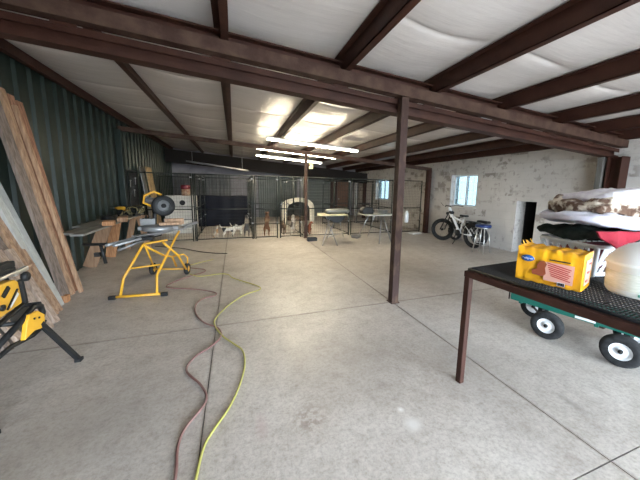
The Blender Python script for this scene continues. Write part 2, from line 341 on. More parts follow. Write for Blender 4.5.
wf.box(XL - 0.1, d0, YF - 0.2, YF, -0.02, zr(XL)); wf.box(d1, XR + 0.32, YF - 0.2, YF, -0.02, 2.75)
wf.hexa([(d0, YF - 0.2, dz1), (d1, YF - 0.2, dz1), (d1, YF, dz1), (d0, YF, dz1), (d0, YF - 0.2, zr(d0)), (d1, YF - 0.2, zr(d1)), (d1, YF, zr(d1)), (d0, YF, zr(d0))])
struct('wall_front', wf, 'offwhite')
for k, (w, nm) in enumerate(((W1, 'window_1'), (W2, 'window_2'))):
    y0, y1, z0, z1 = w; x = XR + 0.16; t = 0.05
    fr = MB(); fr.box(x - .03, x + .03, y0, y0 + t, z0, z1); fr.box(x - .03, x + .03, y1 - t, y1, z0, z1); fr.box(x - .03, x + .03, y0 + t, y1 - t, z0, z0 + t); fr.box(x - .03, x + .03, y0 + t, y1 - t, z1 - t, z1)
    ym = (y0 + y1) / 2; fr.box(x - .025, x + .035, ym - .022, ym + .022, z0 + t, z1 - t)
    o = struct(nm, fr, 'vinyl')
    p = MB(); p.box(x - .004, x + .004, y0 + t, y1 - t, z0 + t, z1 - t); struct('window_pane', p, 'glass', o)
    s_ = MB()
    for i in range(1, 4):
        for a, b_ in ((y0 + t, ym - .022), (ym + .022, y1 - t)):
            z = z0 + i * (z1 - z0) / 4; s_.box(x - .009, x - .0045, a, b_, z - .002, z + .002)
    for a, b_ in ((y0 + t, ym - .022), (ym + .022, y1 - t)):
        s_.box(x - .009, x - .0045, (a + b_) / 2 - .002, (a + b_) / 2 + .002, z0 + t, z1 - t)
    struct('window_grille', s_, 'vinyl', o)
    sl = MB(); sl.box(XR - 0.03, XR + 0.13, y0 - .03, y1 + .03, z0 - .035, z0 + .004); struct('window_sill', sl, 'offwhite', o)
# ---------------------------------------------------------------- steel frame
def zig(x, y0, y1, zt, zb):
    mb = MB(); t = 0.008
    mb.hexa([(x, y0, zb), (x + t, y0, zb), (x + t, y1, zb), (x, y1, zb), (x, y0, zt), (x + t, y0, zt), (x + t, y1, zt), (x, y1, zt)])
    mb.box(x, x + .075, y0, y1, zb, zb + t); mb.box(x + .067, x + .075, y0, y1, zb + t, zb + .022); mb.box(x - .06, x, y0, y1, zt - t, zt)
    return mb
names = ['brown steel purlin running along the top edge of the green wall', 'brown steel purlin, second from the green wall', 'brown steel purlin straight ahead, third from the green wall',
         'brown steel purlin left of the tall near column, fourth from the green wall', 'brown steel purlin just right of the tall near column', 'brown steel purlin, fourth from the block wall',
         'brown steel purlin, third from the block wall', 'brown steel purlin, second from the block wall', 'brown steel purlin along the top of the white block wall']
for x, nm in zip(PUR, names):
    zt = zr(x) - 0.02; solo('roof_purlin', zig(x, YF + .05, YB - .05, zt, 2.872 - 0.066 * x), 'steel', nm, 'beam', 'roof purlins')
def sloped(mb, x0, x1, y0, y1, off0, off1, sl=0.066):
    a = lambda x, o: 2.57 - sl * x + o
    mb.hexa([(x0, y0, a(x0, off0)), (x1, y0, a(x1, off0)), (x1, y1, a(x1, off0)), (x0, y1, a(x0, off0)), (x0, y0, a(x0, off1)), (x1, y0, a(x1, off1)), (x1, y1, a(x1, off1)), (x0, y1, a(x0, off1))]); return mb
xa, xb = -2.6, 6.58
t = thing('roof_girder', 'long brown steel girder crossing the ceiling above the near column', 'beam', (2.0, 3.1, 2.3))
u = MB(); sloped(u, xa, xb, 3.0, 3.012, .175, .30); sloped(u, xa, xb, 3.012, 3.10, .175, .187); sloped(u, xa, xb, 3.012, 3.10, .288, .30)
part('upper_channel', u, 'grime', t, 'dusty grey-brown upper channel', world=True)
l = MB(); sloped(l, xa, xb, 3.12, 3.25, 0, .014); sloped(l, xa, xb, 3.18, 3.19, .014, .15); sloped(l, xa, xb, 3.12, 3.25, .15, .164); sloped(l, xa, xb, 3.112, 3.12, 0, .045); sloped(l, xa, xb, 3.112, 3.12, .105, .164)
part('lower_beam', l, 'steel', t, world=True)
r_ = MB(); sloped(r_, xa, xb, 3.12, 3.13, .18, .40); sloped(r_, xa, xb, 3.04, 3.20, .385, .40)
part('top_rafter', r_, 'steel', t, world=True)
for x in PUR[1:-1]:
    c_ = MB(); sloped(c_, x - .09, x + .09, 3.103, 3.111, .150, .30); part('splice_plate', c_, 'steel', t, world=True)
lp = MB(); lp.box(-2.62, -2.50, 3.05, 3.2, 0, 2.72)
def column(name, x, y, h, w, m, label):
    t = thing(name, label, 'column', (x, y, 0))
    a = MB(); a.box(-w/2, w/2, -w/2, w/2, 0.012, h); part('shaft', a, m, t, bevel=.006)
    b_ = MB(); b_.box(-w/2 - .012, w/2 + .012, -w/2 - .012, w/2 + .012, 0, .012); part('base_plate', b_, m, t)
    return t
column('steel_column', 1.985, 3.06, 2.61, 0.10, 'column', 'tall brown steel column with flaking grime in the middle of the floor')
column('steel_column', 2.02, 8.08, 2.50, 0.075, 'column', 'thin tan-brown steel post behind the wire gate under the lights')
column('steel_column', XL + .10, 8.05, 2.80, 0.12, 'green_wall', 'dark green steel post against the green metal wall')
column('steel_column', 6.42, 8.08, 2.22, 0.14, 'steel', 'dark steel column at the block wall beside the end of the wire fence')
column('steel_column', 6.42, 13.1, 2.1, 0.14, 'steel', 'far dark steel column left of the narrow distant window')
t = thing('steel_column', 'wide brown steel column on the block wall above the laundry pile', 'column', (6.45, 3.05, 0))
a = MB(); a.box(-.10, .14, -.10, -.09, 0, 2.15); a.box(-.10, .14, .09, .10, 0, 2.15); a.box(.0, .012, -.09, .09, 0, 2.15); part('shaft', a, 'steel', t)
a = MB(); a.box(-.14, .10, .14, .22, 0, 2.2); part('side_plate', a, mat('painted_grey_strip', (.11, .105, .095), .85), t, 'pale grey strip beside it')
# second frame beam (pipe) and third
p = MB()
def sl2(mb, x0, x1, y0, y1, z0, dz, h): 
    mb.hexa([(x0, y0, z0 - dz * x0 - h), (x1, y0, z0 - dz * x1 - h), (x1, y1, z0 - dz * x1 - h), (x0, y1, z0 - dz * x0 - h), (x0, y0, z0 - dz * x0), (x1, y0, z0 - dz * x1), (x1, y1, z0 - dz * x1), (x0, y1, z0 - dz * x0)]); return mb
solo('cross_beam', sl2(MB(), -2.55, 6.5, 8.04, 8.14, 2.71, .066, .10), 'grime', 'brown cross beam passing in front of the fluorescent lights', 'beam')
solo('cross_beam', sl2(MB(), -2.6, 6.5, 13.0, 13.12, 2.80, .075, .52), mat('shade_dark_beam', (.012, .009, .008), .7, spec=.2), 'brown beam at the far end above the kennels, deepened and blackened as ceiling shade', 'beam')  # beam deepened and near black: colour stands in for the unlit ceiling behind
# ---------------------------------------------------------------- lights
def strip(x0, x1, y, z0, z1, label):
    t = thing('strip_light', label, 'light', ((x0 + x1) / 2, y, (z0 + z1) / 2), 0, 'fluorescent strip lights')
    a = MB(); a.beam((x0, y, z0 + .035), (x1, y, z1 + .035), .11, .04, (0, 1, 0)); part('housing', a, 'white', t, world=True)
    for s_ in (-1, 1):
        b_ = MB(); b_.tube([(x0 + .04, y + s_ * .035, z0 - .002), (x1 - .04, y + s_ * .035, z1 - .002)], .013, 8); part('tube', b_, 'tube', t, 'glowing warm white tube', world=True)
        for xx, zz in ((x0 + .015, z0), (x1 - .015, z1)):
            e = MB(); e.cbox((xx, y + s_ * .035, zz + .002), (.03, .03, .04)); part('socket', e, 'white', t, world=True)
    for q in (.2, .8):
        xx = x0 + (x1 - x0) * q; zz = z0 + (z1 - z0) * q + .05; h = MB(); h.tube([(xx, y, zz), (xx, y, zr(xx) - .06)], .004, 5); part('hanger', h, 'chrome', t, world=True)
strip(0.75, 3.14, 6.88, 2.64, 2.49, 'lit fluorescent strip nearest the camera, longest looking')
strip(0.64, 3.10, 8.42, 2.61, 2.46, 'lit fluorescent strip in the middle, just behind the cross beam')
strip(0.72, 3.05, 9.80, 2.56, 2.41, 'lit fluorescent strip farthest back and lowest of the three')
t = thing('junction_box', 'small pale yellow box hanging beside the thin post under the lights', 'electrical box', (2.2, 8.16, 2.08))
a = MB(); a.box(-.06, .06, -.02, .04, 0, .2); part('body', a, mat('pale_yellow_plastic', (.75, .68, .35), .5), t, bevel=.006)
a = MB(); a.tube([(0, .01, .2), (0, .01, .30)], .008, 6); part('cable', a, 'black', t)
a = MB(); a.box(-.16, -.05, -.06, -.01, .08, .12); part('bracket', a, 'steel', t)
a = MB(); a.tube([(-1.49, 10.5, 2.33), (.5, 10.5, 2.09)], .028, 8)
for q_ in (-1.3, .3): a.tube([(q_, 10.5, 2.33 - (q_ + 1.49) * .12), (q_, 10.5, zr(q_) - .10)], .006, 6)
solo('conduit_pipe', a, 'alu', 'pale grey pipe slung under the ceiling over the left kennel', 'pipe')
# ---------------------------------------------------------------- kennels
FY = 8.25
def panel(x0, x1, label, gate=False, y=FY, along='x', z1=1.84, coarse=False, group='wire kennel panels'):
    L_ = x1 - x0
    t = thing('wire_gate' if gate else 'wire_fence', label, 'gate' if gate else 'fence', (x0, y, 0) if along == 'x' else (y, x0, 0), 0 if along == 'x' else math.pi / 2, group)
    r = .017; z0 = .05
    fr = MB(); fr.tube([(r, 0, 0.0), (r, 0, z1)], r, 8); fr.tube([(L_ - r, 0, 0.0), (L_ - r, 0, z1)], r, 8)
    for z in (z0, .88, z1 - r): fr.tube([(r, 0, z), (L_ - r, 0, z)], r * .85, 8)
    part('frame', fr, 'fence', t)
    w = MB(); dx = .062 if not coarse else .12; dz = .092 if not coarse else .18; n = int(L_ / dx)
    for i in range(1, n): w.tube([(L_ * i / n, 0, z0), (L_ * i / n, 0, z1 - .02)], .0021, 4)
    n = int((z1 - z0) / dz)
    for i in range(1, n): z = z0 + (z1 - z0) * i / n; w.tube([(.03, .004, z), (L_ - .03, .004, z)], .0021, 4)
    part('wire_mesh', w, 'blackwire', t)
    for z in (.45, 1.72):
        c_ = MB(); c_.box(L_ - .045, L_ + .012, -.024, .024, z, z + .035); part('clamp', c_, 'alu', t, 'bright metal clamp', bevel=.004)
    if gate:
        h = MB(); h.box(.02, .06, -.035, -.022, .99, 1.03); h.tube([(.06, -.05, .95), (.06, -.05, 1.1)], .008, 6); part('latch', h, 'alu', t, 'bright metal latch')
        g_ = MB(); g_.tube([(.06, 0, .14), (L_ - .06, 0, .14)], .012, 6); g_.tube([(.06, 0, 1.72), (L_ - .06, 0, 1.72)], .012, 6); g_.tube([(.06, 0, .14), (.06, 0, 1.72)], .012, 6); g_.tube([(L_ - .06, 0, .14), (L_ - .06, 0, 1.72)], .012, 6); part('door_frame', g_, 'fence', t)
    return t
panel(-2.50, -1.07, 'front kennel panel touching the green wall, in front of the white box cabinet')
panel(-1.01, 0.50, 'front kennel panel with the spotted puppies behind it')
panel(0.55, 1.21, 'narrow front kennel panel with the upright brown dog behind it')
panel(1.27, 1.93, 'narrow wire kennel gate left of the thin post', gate=True, group='kennel gates')
panel(2.10, 3.52, 'front kennel panel behind the folding table with the black bag')
panel(3.57, 5.12, 'front kennel panel between the folding table and the tall near column')
panel(5.17, 6.3, 'front kennel panel at the block wall end, next to the bike')
for x, nm in ((-1.04, 'kennel divider panel running back beside the white box cabinet'), (.525, 'kennel divider panel running back behind the standing grey dog'), (2.0, 'kennel divider panel running back beside the red-brown puppy'), (3.55, 'kennel divider panel running back behind the folding tables'), (5.14, 'kennel divider panel running back near the tall column')):
    panel(FY + .05, 9.75, nm + ', front half', y=x, along='y', coarse=True, group='kennel dividers'); panel(9.8, 11.2, nm + ', rear half', y=x, along='y', coarse=True, group='kennel dividers')
for a_, b_, nm in ((-2.5, -1.07, 'rear kennel panel near the green wall'), (-1.01, .5, 'rear kennel panel with the dark navy tarp on it'), (.55, 1.95, 'rear kennel panel in front of the arched white shelter'), (3.57, 5.12, 'rear kennel panel in front of the roll-up door'), (5.17, 6.3, 'rear kennel panel at the block wall')):
    panel(a_, b_, nm, y=11.28, coarse=True, group='rear kennel panels')
# tarp
t = MB(); t.grid(lambda u, v: V((-1.28 + 1.75 * u, 11.2 + .018 * math.sin(u * 23) + .02 * noise.noise(V((u * 6, v * 3, 1))), .012 + 1.16 * v + .012 * math.sin(u * 9))), 60, 16, (0, .006, 0))
solo('privacy_tarp', t, 'navy', 'dark navy tarp hung across the lower half of the rear kennel fence', 'tarp')
# back wall: dark corrugated sheets, roll-up door, brown door
t = corrugated((-2.6, YB - .06, 0), (1, 0, 0), 2.45, (0, -1, 0), 0.0, 2.1, .16, .03); solo('corrugated_sheeting', t, mat('charcoal_sheet', (.075, .08, .08), .5, .2, (.12, .12, .12), 2), 'dark grey corrugated sheeting on the far left back wall', 'sheeting')
t = MB(); t.box(-.12, .2, YB - .10, YB - .055, 0, 2.05); t.box(.22, .40, YB - .10, YB - .055, 0, 1.98); solo('wall_board', t, 'drywall', 'pale lilac grey boards standing upright at the back left of the gate', 'board', bevel=.004)
t = corrugated((1.15, YB - .06, 0), (1, 0, 0), 2.0, (0, -1, 0), 0.0, 2.12, .11, .02); solo('corrugated_sheeting', t, mat('olive_dark_sheet', (.05, .062, .06), .5, .2, (.085, .095, .09), 2), 'dark green-grey ribbed sheeting behind the arched white shelter', 'sheeting')
t = thing('roll_up_door', 'grey-green slatted roll-up door in the far back wall', 'door', (4.3, YB - .05, 0))
a = MB()
for i in range(24):
    z = i * .083; a.add([(3.55, YB - .08, z), (5.0, YB - .08, z), (5.0, YB - .055, z + .04), (3.55, YB - .055, z + .04), (3.55, YB - .08, z + .08), (5.0, YB - .08, z + .08)], [(0, 1, 2, 3), (3, 2, 5, 4)])
part('slat_curtain', a, mat('roll_door_paint', (.15, .165, .155), .5), t, world=True)
a = MB(); a.box(3.47, 3.55, YB - .12, YB - .01, 0, 2.1); a.box(5.0, 5.08, YB - .12, YB - .01, 0, 2.1); a.box(3.47, 5.08, YB - .2, YB - .01, 2.0, 2.12); part('door_track', a, 'steel', t, world=True)
t = thing('wooden_door', 'brown wooden door far back, right of the roll-up door', 'door', (5.8, YB - .05, 0))
a = MB(); a.box(5.42, 6.05, YB - .07, YB - .03, .01, 1.93); part('door_leaf', a, mat('brown_door', (.16, .075, .04), .5, 0, (.11, .05, .03), 4, stretch=(6, 1, 1)), t, world=True, bevel=.004)
for z0_, z1_ in ((.15, .8), (.95, 1.8)):
    for x0_ in (5.5, 5.77):
        a = MB(); a.box(x0_, x0_ + .2, YB - .08, YB - .07, z0_, z1_); part('raised_panel', a, mat('brown_panel', (.13, .06, .035), .5), t, world=True, bevel=.004)
a = MB(); a.lathe([(0, 0), (.012, 0), (.012, .03), (.028, .04), (.028, .06), (0, .07)], (5.48, YB - .08, .95), (0, -1, 0), 12); part('door_knob', a, 'chrome', t, world=True)
a = MB(); a.box(5.10, 5.40, YB - .06, YB - .01, 0, 1.95); a.box(6.08, 6.2, YB - .06, YB - .01, 0, 1.98); solo('door_surround', a, 'steel', 'dark brown boards either side of the far wooden door', 'trim')
a = MB(); a.box(6.24, 6.40, 13.9, 13.94, 0, 1.85); solo('wall_board', a, 'offwhite', 'narrow pale board standing right of the far wooden door', 'board', bevel=.004)
# ---------------------------------------------------------------- white box cabinet + jar
t = thing('box_cabinet', 'white box cabinet with a round dark hole, behind the left wire panel', 'cabinet', (-1.62, 9.75, 0))
a = MB(); a.box(-.44, .44, 0, .5, 0, 1.2); part('body', a, 'offwhite', t, bevel=.01)
a = MB(); a.lathe([(0, -.006), (.068, -.006), (.08, -.012), (.08, 0), (0, 0)], (.07, 0, .98), (0, 1, 0), 24); part('round_hole', a, 'black', t, 'dark round opening')
a = MB(); a.box(-.44, .44, -.012, 0, .84, .86); a.box(-.44, .44, -.012, 0, .44, .455); part('seam_strip', a, 'black', t)
t = thing('food_jar', 'maroon-lidded jar on top of the white box cabinet', 'jar', (-1.47, 9.95, 1.2))
a = MB(); a.lathe([(0, 0), (.12, 0), (.13, .03), (.13, .2), (.1, .23), (0, .23)], (0, 0, 0)); part('body', a, mat('brown_patterned_jar', (.28, .13, .08), .4, 0, (.4, .3, .2), 14), t)
a = MB(); a.lathe([(.11, .2), (.14, .21), (.14, .31), (.12, .34), (0, .34)], (0, 0, 0)); part('lid', a, mat('maroon_plastic', (.16, .012, .025), .4), t)
# leaning board and clutter at left kennel corner
a = MB(); a.beam((-2.22, 9.9, .0), (-2.45, 9.9, 2.05), .03, .55, (1, 0, 0)); solo('particle_board', a, mat('osb', (.55, .38, .2), .8, 0, (.4, .27, .14), 12), 'tan particle board leaning on the green wall behind the saw', 'board')
a = MB(); a.beam((-2.26, 9.35, .0), (-2.49, 9.35, 2.02), .02, .30, (1, 0, 0)); solo('metal_sheet', a, 'chrome', 'narrow silver sheet leaning beside the tan particle board', 'sheet')
t = thing('tool_board', 'black tool board on the green wall behind the mitre saw', 'board', (-2.55, 8.75, .9))
a = MB(); a.box(-.06, .0, -.42, .42, 0, 1.0); part('panel', a, 'black', t)
for y_, z_ in ((-.2, .55), (.05, .3), (.2, .62)):
    a = MB(); a.tube([(.012, y_, z_), (.012, y_ + .02, z_ + .16)], .012, 6); a.cbox((.015, y_ + .02, z_ + .17), (.02, .07, .03)); part('hung_tool', a, 'chrome', t, 'bright metal hand tool')
# ---------------------------------------------------------------- lumber leaning on the green wall
def board(name, yc, w, xf, L_top, m, label, th=.038, dy=0.0, xt=None):
    mb = MB(); xt_ = (XL + .055) if xt is None else xt
    mb.beam((xf, yc, .012), (xt_, yc + dy, L_top), th, w, (1, 0, 0))
    return solo(name, mb, m, label, 'board', 'timber leaning on the green wall', bevel=.003)
board('timber_board', 4.80, .11, -2.17, 2.54, 'w_red', 'reddish rough timber board leaning rightmost on the green wall', dy=.06)
board('timber_board', 4.66, .10, -2.15, 2.58, 'w_red', 'reddish rough timber board, second from right in the tall stack', dy=.06)
board('timber_board', 4.53, .09, -2.12, 2.62, 'w_tan', 'tan brown tall timber board beside the reddish ones', dy=.06)
board('timber_board', 4.345, .15, -2.10, 2.62, 'w_grey', 'wide grey-brown tall timber board, left side of the tall stack', dy=.06)
board('whitewashed_board', 4.13, .10, -2.06, 1.55, 'w_white', 'off-white painted board with a bright edge, right one of the pale pair', dy=.15)
board('whitewashed_board', 4.0, .09, -2.06, 1.60, 'w_white', 'off-white painted board, left one of the pale pair', dy=.15, xt=-2.585)
board('timber_board', 3.95, .06, -1.98, 1.2, 'w_tan', 'tan two-by-four in front of the pale boards, right one', dy=.15, xt=-2.5)
board('timber_board', 3.84, .06, -1.97, 1.22, 'w_tan', 'tan two-by-four in front of the pale boards, left one', dy=.15, xt=-2.5)
board('timber_board', 4.60, .05, -2.05, 2.45, 'w_tan', 'thin tan batten leaning in front of the reddish timber boards', dy=.07, xt=-2.53)
board('timber_board', 3.70, .09, -1.92, 0.95, 'w_grey', 'dark grey-brown board leaning just above the table saw knob', dy=.15, xt=-2.4)
board('timber_board', 3.62, .085, -1.86, .82, 'w_pink', 'pale pinkish short board right of the table saw', dy=.1, xt=-2.22)
board('timber_board', 3.47, .085, -1.84, .84, 'w_pink', 'pale pinkish short board directly behind the table saw', dy=.1, xt=-2.22)
board('timber_board', 3.22, .09, -1.92, .62, 'w_pink', 'grey-pink board end under the table saw, right one', dy=.1, xt=-2.3)
board('timber_board', 3.08, .09, -1.94, .60, 'w_grey', 'grey-pink board end under the table saw, left one', dy=.1, xt=-2.3)
a = MB(); a.box(-2.14, -2.05, 4.25, 4.33, .0, .09); solo('timber_offcut', a, 'w_orange', 'small orange wood block on the floor at the feet of the leaning boards', 'wood block', bevel=.004)
# ---------------------------------------------------------------- plank bench on plywood trestles
t = thing('plywood_trestle', 'plywood trestle with one tan and one orange leg under the plank bench', 'sawhorse', (-2.3, 6.4, 0))
a = MB(); a.beam((-2.53, 6.03, .0), (-2.20, 5.98, .80), .02, .20, (0, 1, 0)); part('leg', a, 'ply', t, 'tan slanting leg', world=True)
a = MB(); a.beam((-2.48, 6.80, .0), (-2.30, 6.75, .80), .02, .18, (0, 1, 0)); part('leg', a, 'w_orange', t, 'orange-brown leg', world=True)
a = MB(); a.box(-2.30, -2.24, 5.85, 6.9, .72, .80); part('top_rail', a, 'ply', t, world=True)
t = thing('plywood_trestle', 'low plywood trestle at the back end of the plank bench', 'sawhorse', (-2.2, 7.6, 0))
for s_ in (-1, 1):
    a = MB(); a.beam((-2.2 + .22 * s_, 7.6, .0), (-2.2 + .05 * s_, 7.6, .78), .12, .022, (1, 0, 0)); part('leg', a, 'ply', t, world=True)
a = MB(); a.box(-2.44, -1.96, 7.57, 7.63, .74, .80); part('top_rail', a, 'ply', t, world=True)
for k, (xc, y0, y1, dx, lb) in enumerate(((-2.02, 4.58, 7.9, -.17, 'grey composite plank, right one on the trestles, end sticking out'), (-2.20, 4.72, 8.0, -.17, 'grey composite plank, middle one on the trestles'), (-2.38, 5.45, 8.05, -.13, 'grey composite plank, wall side on the trestles'))):
    a = MB(); a.beam((xc, y0, .815), (xc + dx, y1, .815), .155, .028, (1, 0, 0)); solo('composite_plank', a, 'deck', lb, 'plank', 'planks laid across the trestles', bevel=.003)
for (x, y, z, s_, m, lb) in ((-2.0, 5.55, .829, (.16, .22, .07), 'w_orange', 'orange pine offcut on the plank bench, left one'), (-1.98, 6.1, .829, (.15, .3, .08), 'w_tan', 'tan timber offcut on the plank bench beside the orange one'), (-2.1, 6.5, .829, (.12, .35, .06), 'w_grey', 'weathered grey offcut lying on the plank bench')):
    a = MB(); a.cbox((x, y, z + s_[2] / 2), s_, rotz(.25)); solo('timber_offcut', a, m, lb, 'wood block', bevel=.004)
# ---------------------------------------------------------------- clutter tools on bench
def tool(loc, rz, label, body):
    t = thing('power_drill', label, 'drill', loc, rz)
    a = MB(); a.lathe([(0, 0), (.03, 0), (.036, .02), (.036, .14), (.022, .17), (.018, .2), (0, .2)], (0, -.1, .19), (0, 1, 0), 14); part('motor_body', a, body, t)
    a = MB(); a.beam((0, -.05, .05), (0, -.03, .17), .035, .045, (1, 0, 0)); part('handle', a, 'black', t, bevel=.006)
    a = MB(); a.box(-.04, .04, -.11, .03, 0, .055); part('battery', a, 'black', t, bevel=.006)
    a = MB(); a.lathe([(.016, 0), (.02, .02), (.008, .05), (.003, .06), (.003, .12), (0, .12)], (0, .10, .19), (0, 1, 0), 12); part('chuck', a, 'chrome', t)
tool((-2.27, 6.9, .829), 1.2, 'black and yellow cordless drill standing on the plank bench', M['yellow'])
t = thing('tool_case', 'black plastic tool case on the back of the plank bench', 'case', (-2.28, 7.45, .829))
a = MB(); a.box(-.19, .19, -.14, .14, 0, .11); part('lower_shell', a, 'black', t, bevel=.012)
a = MB(); a.box(-.19, .19, -.14, .14, .113, .19); part('upper_shell', a, 'black', t, bevel=.012)
a = MB(); a.tube([(-.06, -.14, .12), (-.06, -.175, .12), (.06, -.175, .12), (.06, -.14, .12)], .009, 6); part('handle', a, 'yellow', t, 'yellow carry handle')
tool((-2.02, 7.15, .829), -.6, 'dark grey cordless drill on the plank bench near the saw', M['black'])
t = thing('cord_coil', 'dark coiled cord lying on the plank bench', 'cord', (-2.3, 6.35, .829))
a = MB(); a.tube([(.11 * math.cos(i * .5) * (1 - i * .004), .11 * math.sin(i * .5), .012 + .0011 * i) for i in range(70)], .008, 6); part('coil', a, 'black', t)
a = MB(); a.tube([(-2.2 + .03 * math.sin(i), 6.6 + i * .06, .85 + .10 * abs(math.sin(i * .7))) for i in range(14)], .012, 6); a.tube([(-2.1 + .12 * math.cos(i * .8), 7.0 + .02 * i, .86 + .09 + .09 * math.sin(i * .8)) for i in range(30)], .012, 6); solo('air_hose', a, mat('olive_hose', (.20, .17, .08), .5), 'tangled olive hose heaped on the plank bench', 'hose')
# ---------------------------------------------------------------- mitre saw on yellow rolling stand
t = thing('saw_stand', 'yellow tubular rolling saw stand with grey rails', 'tool stand', (-1.2, 4.7, 0))
def wp(name, mb, m, par, label=None, bevel=0): return part(name, mb, m, par, label, bevel, world=True)
FLX, FRX = -1.47, -1.06
a = MB(); a.tube([(-1.53, 4.21, .03), (-0.99, 4.17, .03)], .019, 8); a.tube([(-1.47, 4.21, .03), (-1.44, 4.28, .26), (-1.20, 4.35, .70)], .017, 8)
a.tube([(-1.04, 4.18, .03), (-1.055, 4.30, .26), (-.86, 4.72, .74), (-.83, 4.80, .80)], .017, 8)
a.tube([(-1.375, 4.30, .38), (-1.03, 4.42, .38)], .013, 8); a.tube([(-1.20, 4.35, .70), (-.94, 4.5, .72)], .015, 8); wp('front_leg_frame', a, 'yellow', t)
a = MB(); a.tube([(-1.20, 4.36, .68), (-1.06, 4.75, .44), (-1.0, 5.05, .34), (-.97, 5.17, .14)], .016, 8)
a.tube([(-.97, 4.4, .70), (-.87, 4.8, .42), (-.80, 5.02, .12)], .016, 8); a.tube([(-1.03, 5.1, .33), (-.84, 5.1, .36), (-.78, 5.1, .30), (-.80, 5.12, .12)], .013, 8); a.tube([(-1.36, 5.25, .1), (-.80, 5.1, .1)], .012, 8); a.tube([(-1.20, 4.42, .66), (-1.30, 5.2, .12)], .014, 8); wp('rear_leg_frame', a, 'yellow', t)
for c_, s_ in (((-1.56, 4.21, .025), -1), ((-.95, 4.165, .025), 1)):
    a = MB(); a.cbox(c_, (.085, .05, .05)); wp('foot', a, 'black', t, bevel=.008)
for c_, lb in (((-.80, 5.12, .10), 0), ((-1.34, 5.27, .10), 0)):
    a = MB(); a.lathe([(.05, -.025), (.085, -.03), (.10, -.018), (.10, .018), (.085, .03), (.05, .025)], c_, (1, -.15, 0), 22); w_ = wp('wheel', a, 'rubber', t)
    a = MB(); a.lathe([(0, -.026), (.035, -.03), (.055, -.02), (.055, .02), (.035, .03), (0, .026)], c_, (1, -.15, 0), 18); wp('hub', a, 'yellow', w_)
rail0, rail1 = V((-1.46, 4.02, .76)), V((-.86, 5.35, .80)); rd = (rail1 - rail0).normalized(); rs = V((rd.y, -rd.x, 0)).normalized()
a = MB()
for s_ in (-.05, .05): a.tube([rail0 + rs * s_, rail1 + rs * s_], .02, 8)
wp('top_rail', a, 'alu', t, 'grey metal rails')
a = MB(); a.cbox(rail0 * .5 + rail1 * .5 + V((0, 0, -.01)), (.26, .1, .06), rotz(math.atan2(rd.y, rd.x))); a.cbox((-1.2, 4.45, .765), (.2, .14, .05)); wp('mounting_bracket', a, 'black', t, bevel=.006)
a = MB(); a.tube([(-1.80, 4.2, .755), (-1.35, 4.15, .75)], .018, 8); a.tube([(-1.62, 4.19, .75), (-1.585, 4.19, .50)], .02, 8); a.cbox((-1.66, 4.19, .62), (.06, .05, .05)); wp('support_arm', a, 'black', t, 'black extension arm')
a = MB(); a.tube([(-1.55, 4.5, .60), (-1.15, 4.85, .74)], .02, 8); wp('brace', a, 'alu', t)
a = MB(); a.beam((-1.30, 4.35, .812), (-.72, 5.2, .812), .10, .014, (1, 0, 0)); a.beam((-.80, 5.0, .84), (-.60, 5.1, .90), .05, .02, (1, 0, 0)); wp('work_support', a, 'alu', t)
t = thing('mitre_saw', 'sliding mitre saw with round black blade guard on the yellow stand', 'saw', (-1.12, 4.85, .84))
a = MB(); a.lathe([(0, 0), (.21, 0), (.22, .02), (.22, .06), (.2, .075), (0, .08)], (-1.12, 4.85, .82), (0, 0, 1), 28); wp('turntable', a, 'alu', t)
a = MB(); a.box(-1.38, -.84, 4.78, 4.92, .83, .885); a.box(-1.38, -1.18, 4.92, 4.95, .885, .99); a.box(-1.06, -.84, 4.92, 4.95, .885, .99); wp('fence_base', a, 'alu', t, bevel=.006)
bc = V((-1.05, 4.92, 1.19)); ax = V((.75, -.55, 0)).normalized(); ax2 = V((.35, -.93, 0.05)).normalized()
a = MB(); a.lathe([(.085, -.03), (.15, -.035), (.16, -.02), (.16, .03), (.15, .04), (.085, .045)], bc, ax2, 32); wp('blade_guard', a, 'black', t, bevel=.0)
a = MB(); a.lathe([(0, -.012), (.09, -.012), (.09, .012), (0, .018)], bc, ax2, 28); w_ = wp('blade', a, 'alu', t, 'grey steel blade')
a = MB(); a.lathe([(0, .012), (.035, .014), (.035, .04), (0, .045)], bc, ax2, 16); wp('arbor_cap', a, 'black', w_)
a = MB(); a.lathe([(0, 0), (.055, 0), (.065, .02), (.065, .17), (.05, .2), (0, .2)], bc + V((-.09, .06, .05)), V((-.8, .5, .1)), 18); wp('motor', a, 'alu', t, bevel=.0)
a = MB(); a.tube([bc + V(q) for q in ((-.02, .0, .17), (-.1, -.06, .22), (-.22, -.08, .16), (-.25, -.06, .05), (-.16, -.02, .0))], .018, 8); wp('handle', a, 'yellow', t, 'yellow handle')
a = MB(); a.tube([(-1.20, 4.95, .88), (-1.22, 5.12, 1.05), bc + V((-.06, .1, .05))], .035, 8); a.tube([(-1.32, 4.95, .95), (-1.38, 5.25, 1.0)], .016, 8); wp('slide_arm', a, 'black', t)
a = MB(); a.cbox((-.93, 4.74, .93), (.30, .09, .04), rotz(.25)); a.cbox((-.90, 4.86, .95), (.26, .04, .09), rotz(.2)); solo('timber_offcut', a, 'w_tan', 'pale timber piece lying on the mitre saw table', 'wood block', bevel=.003)
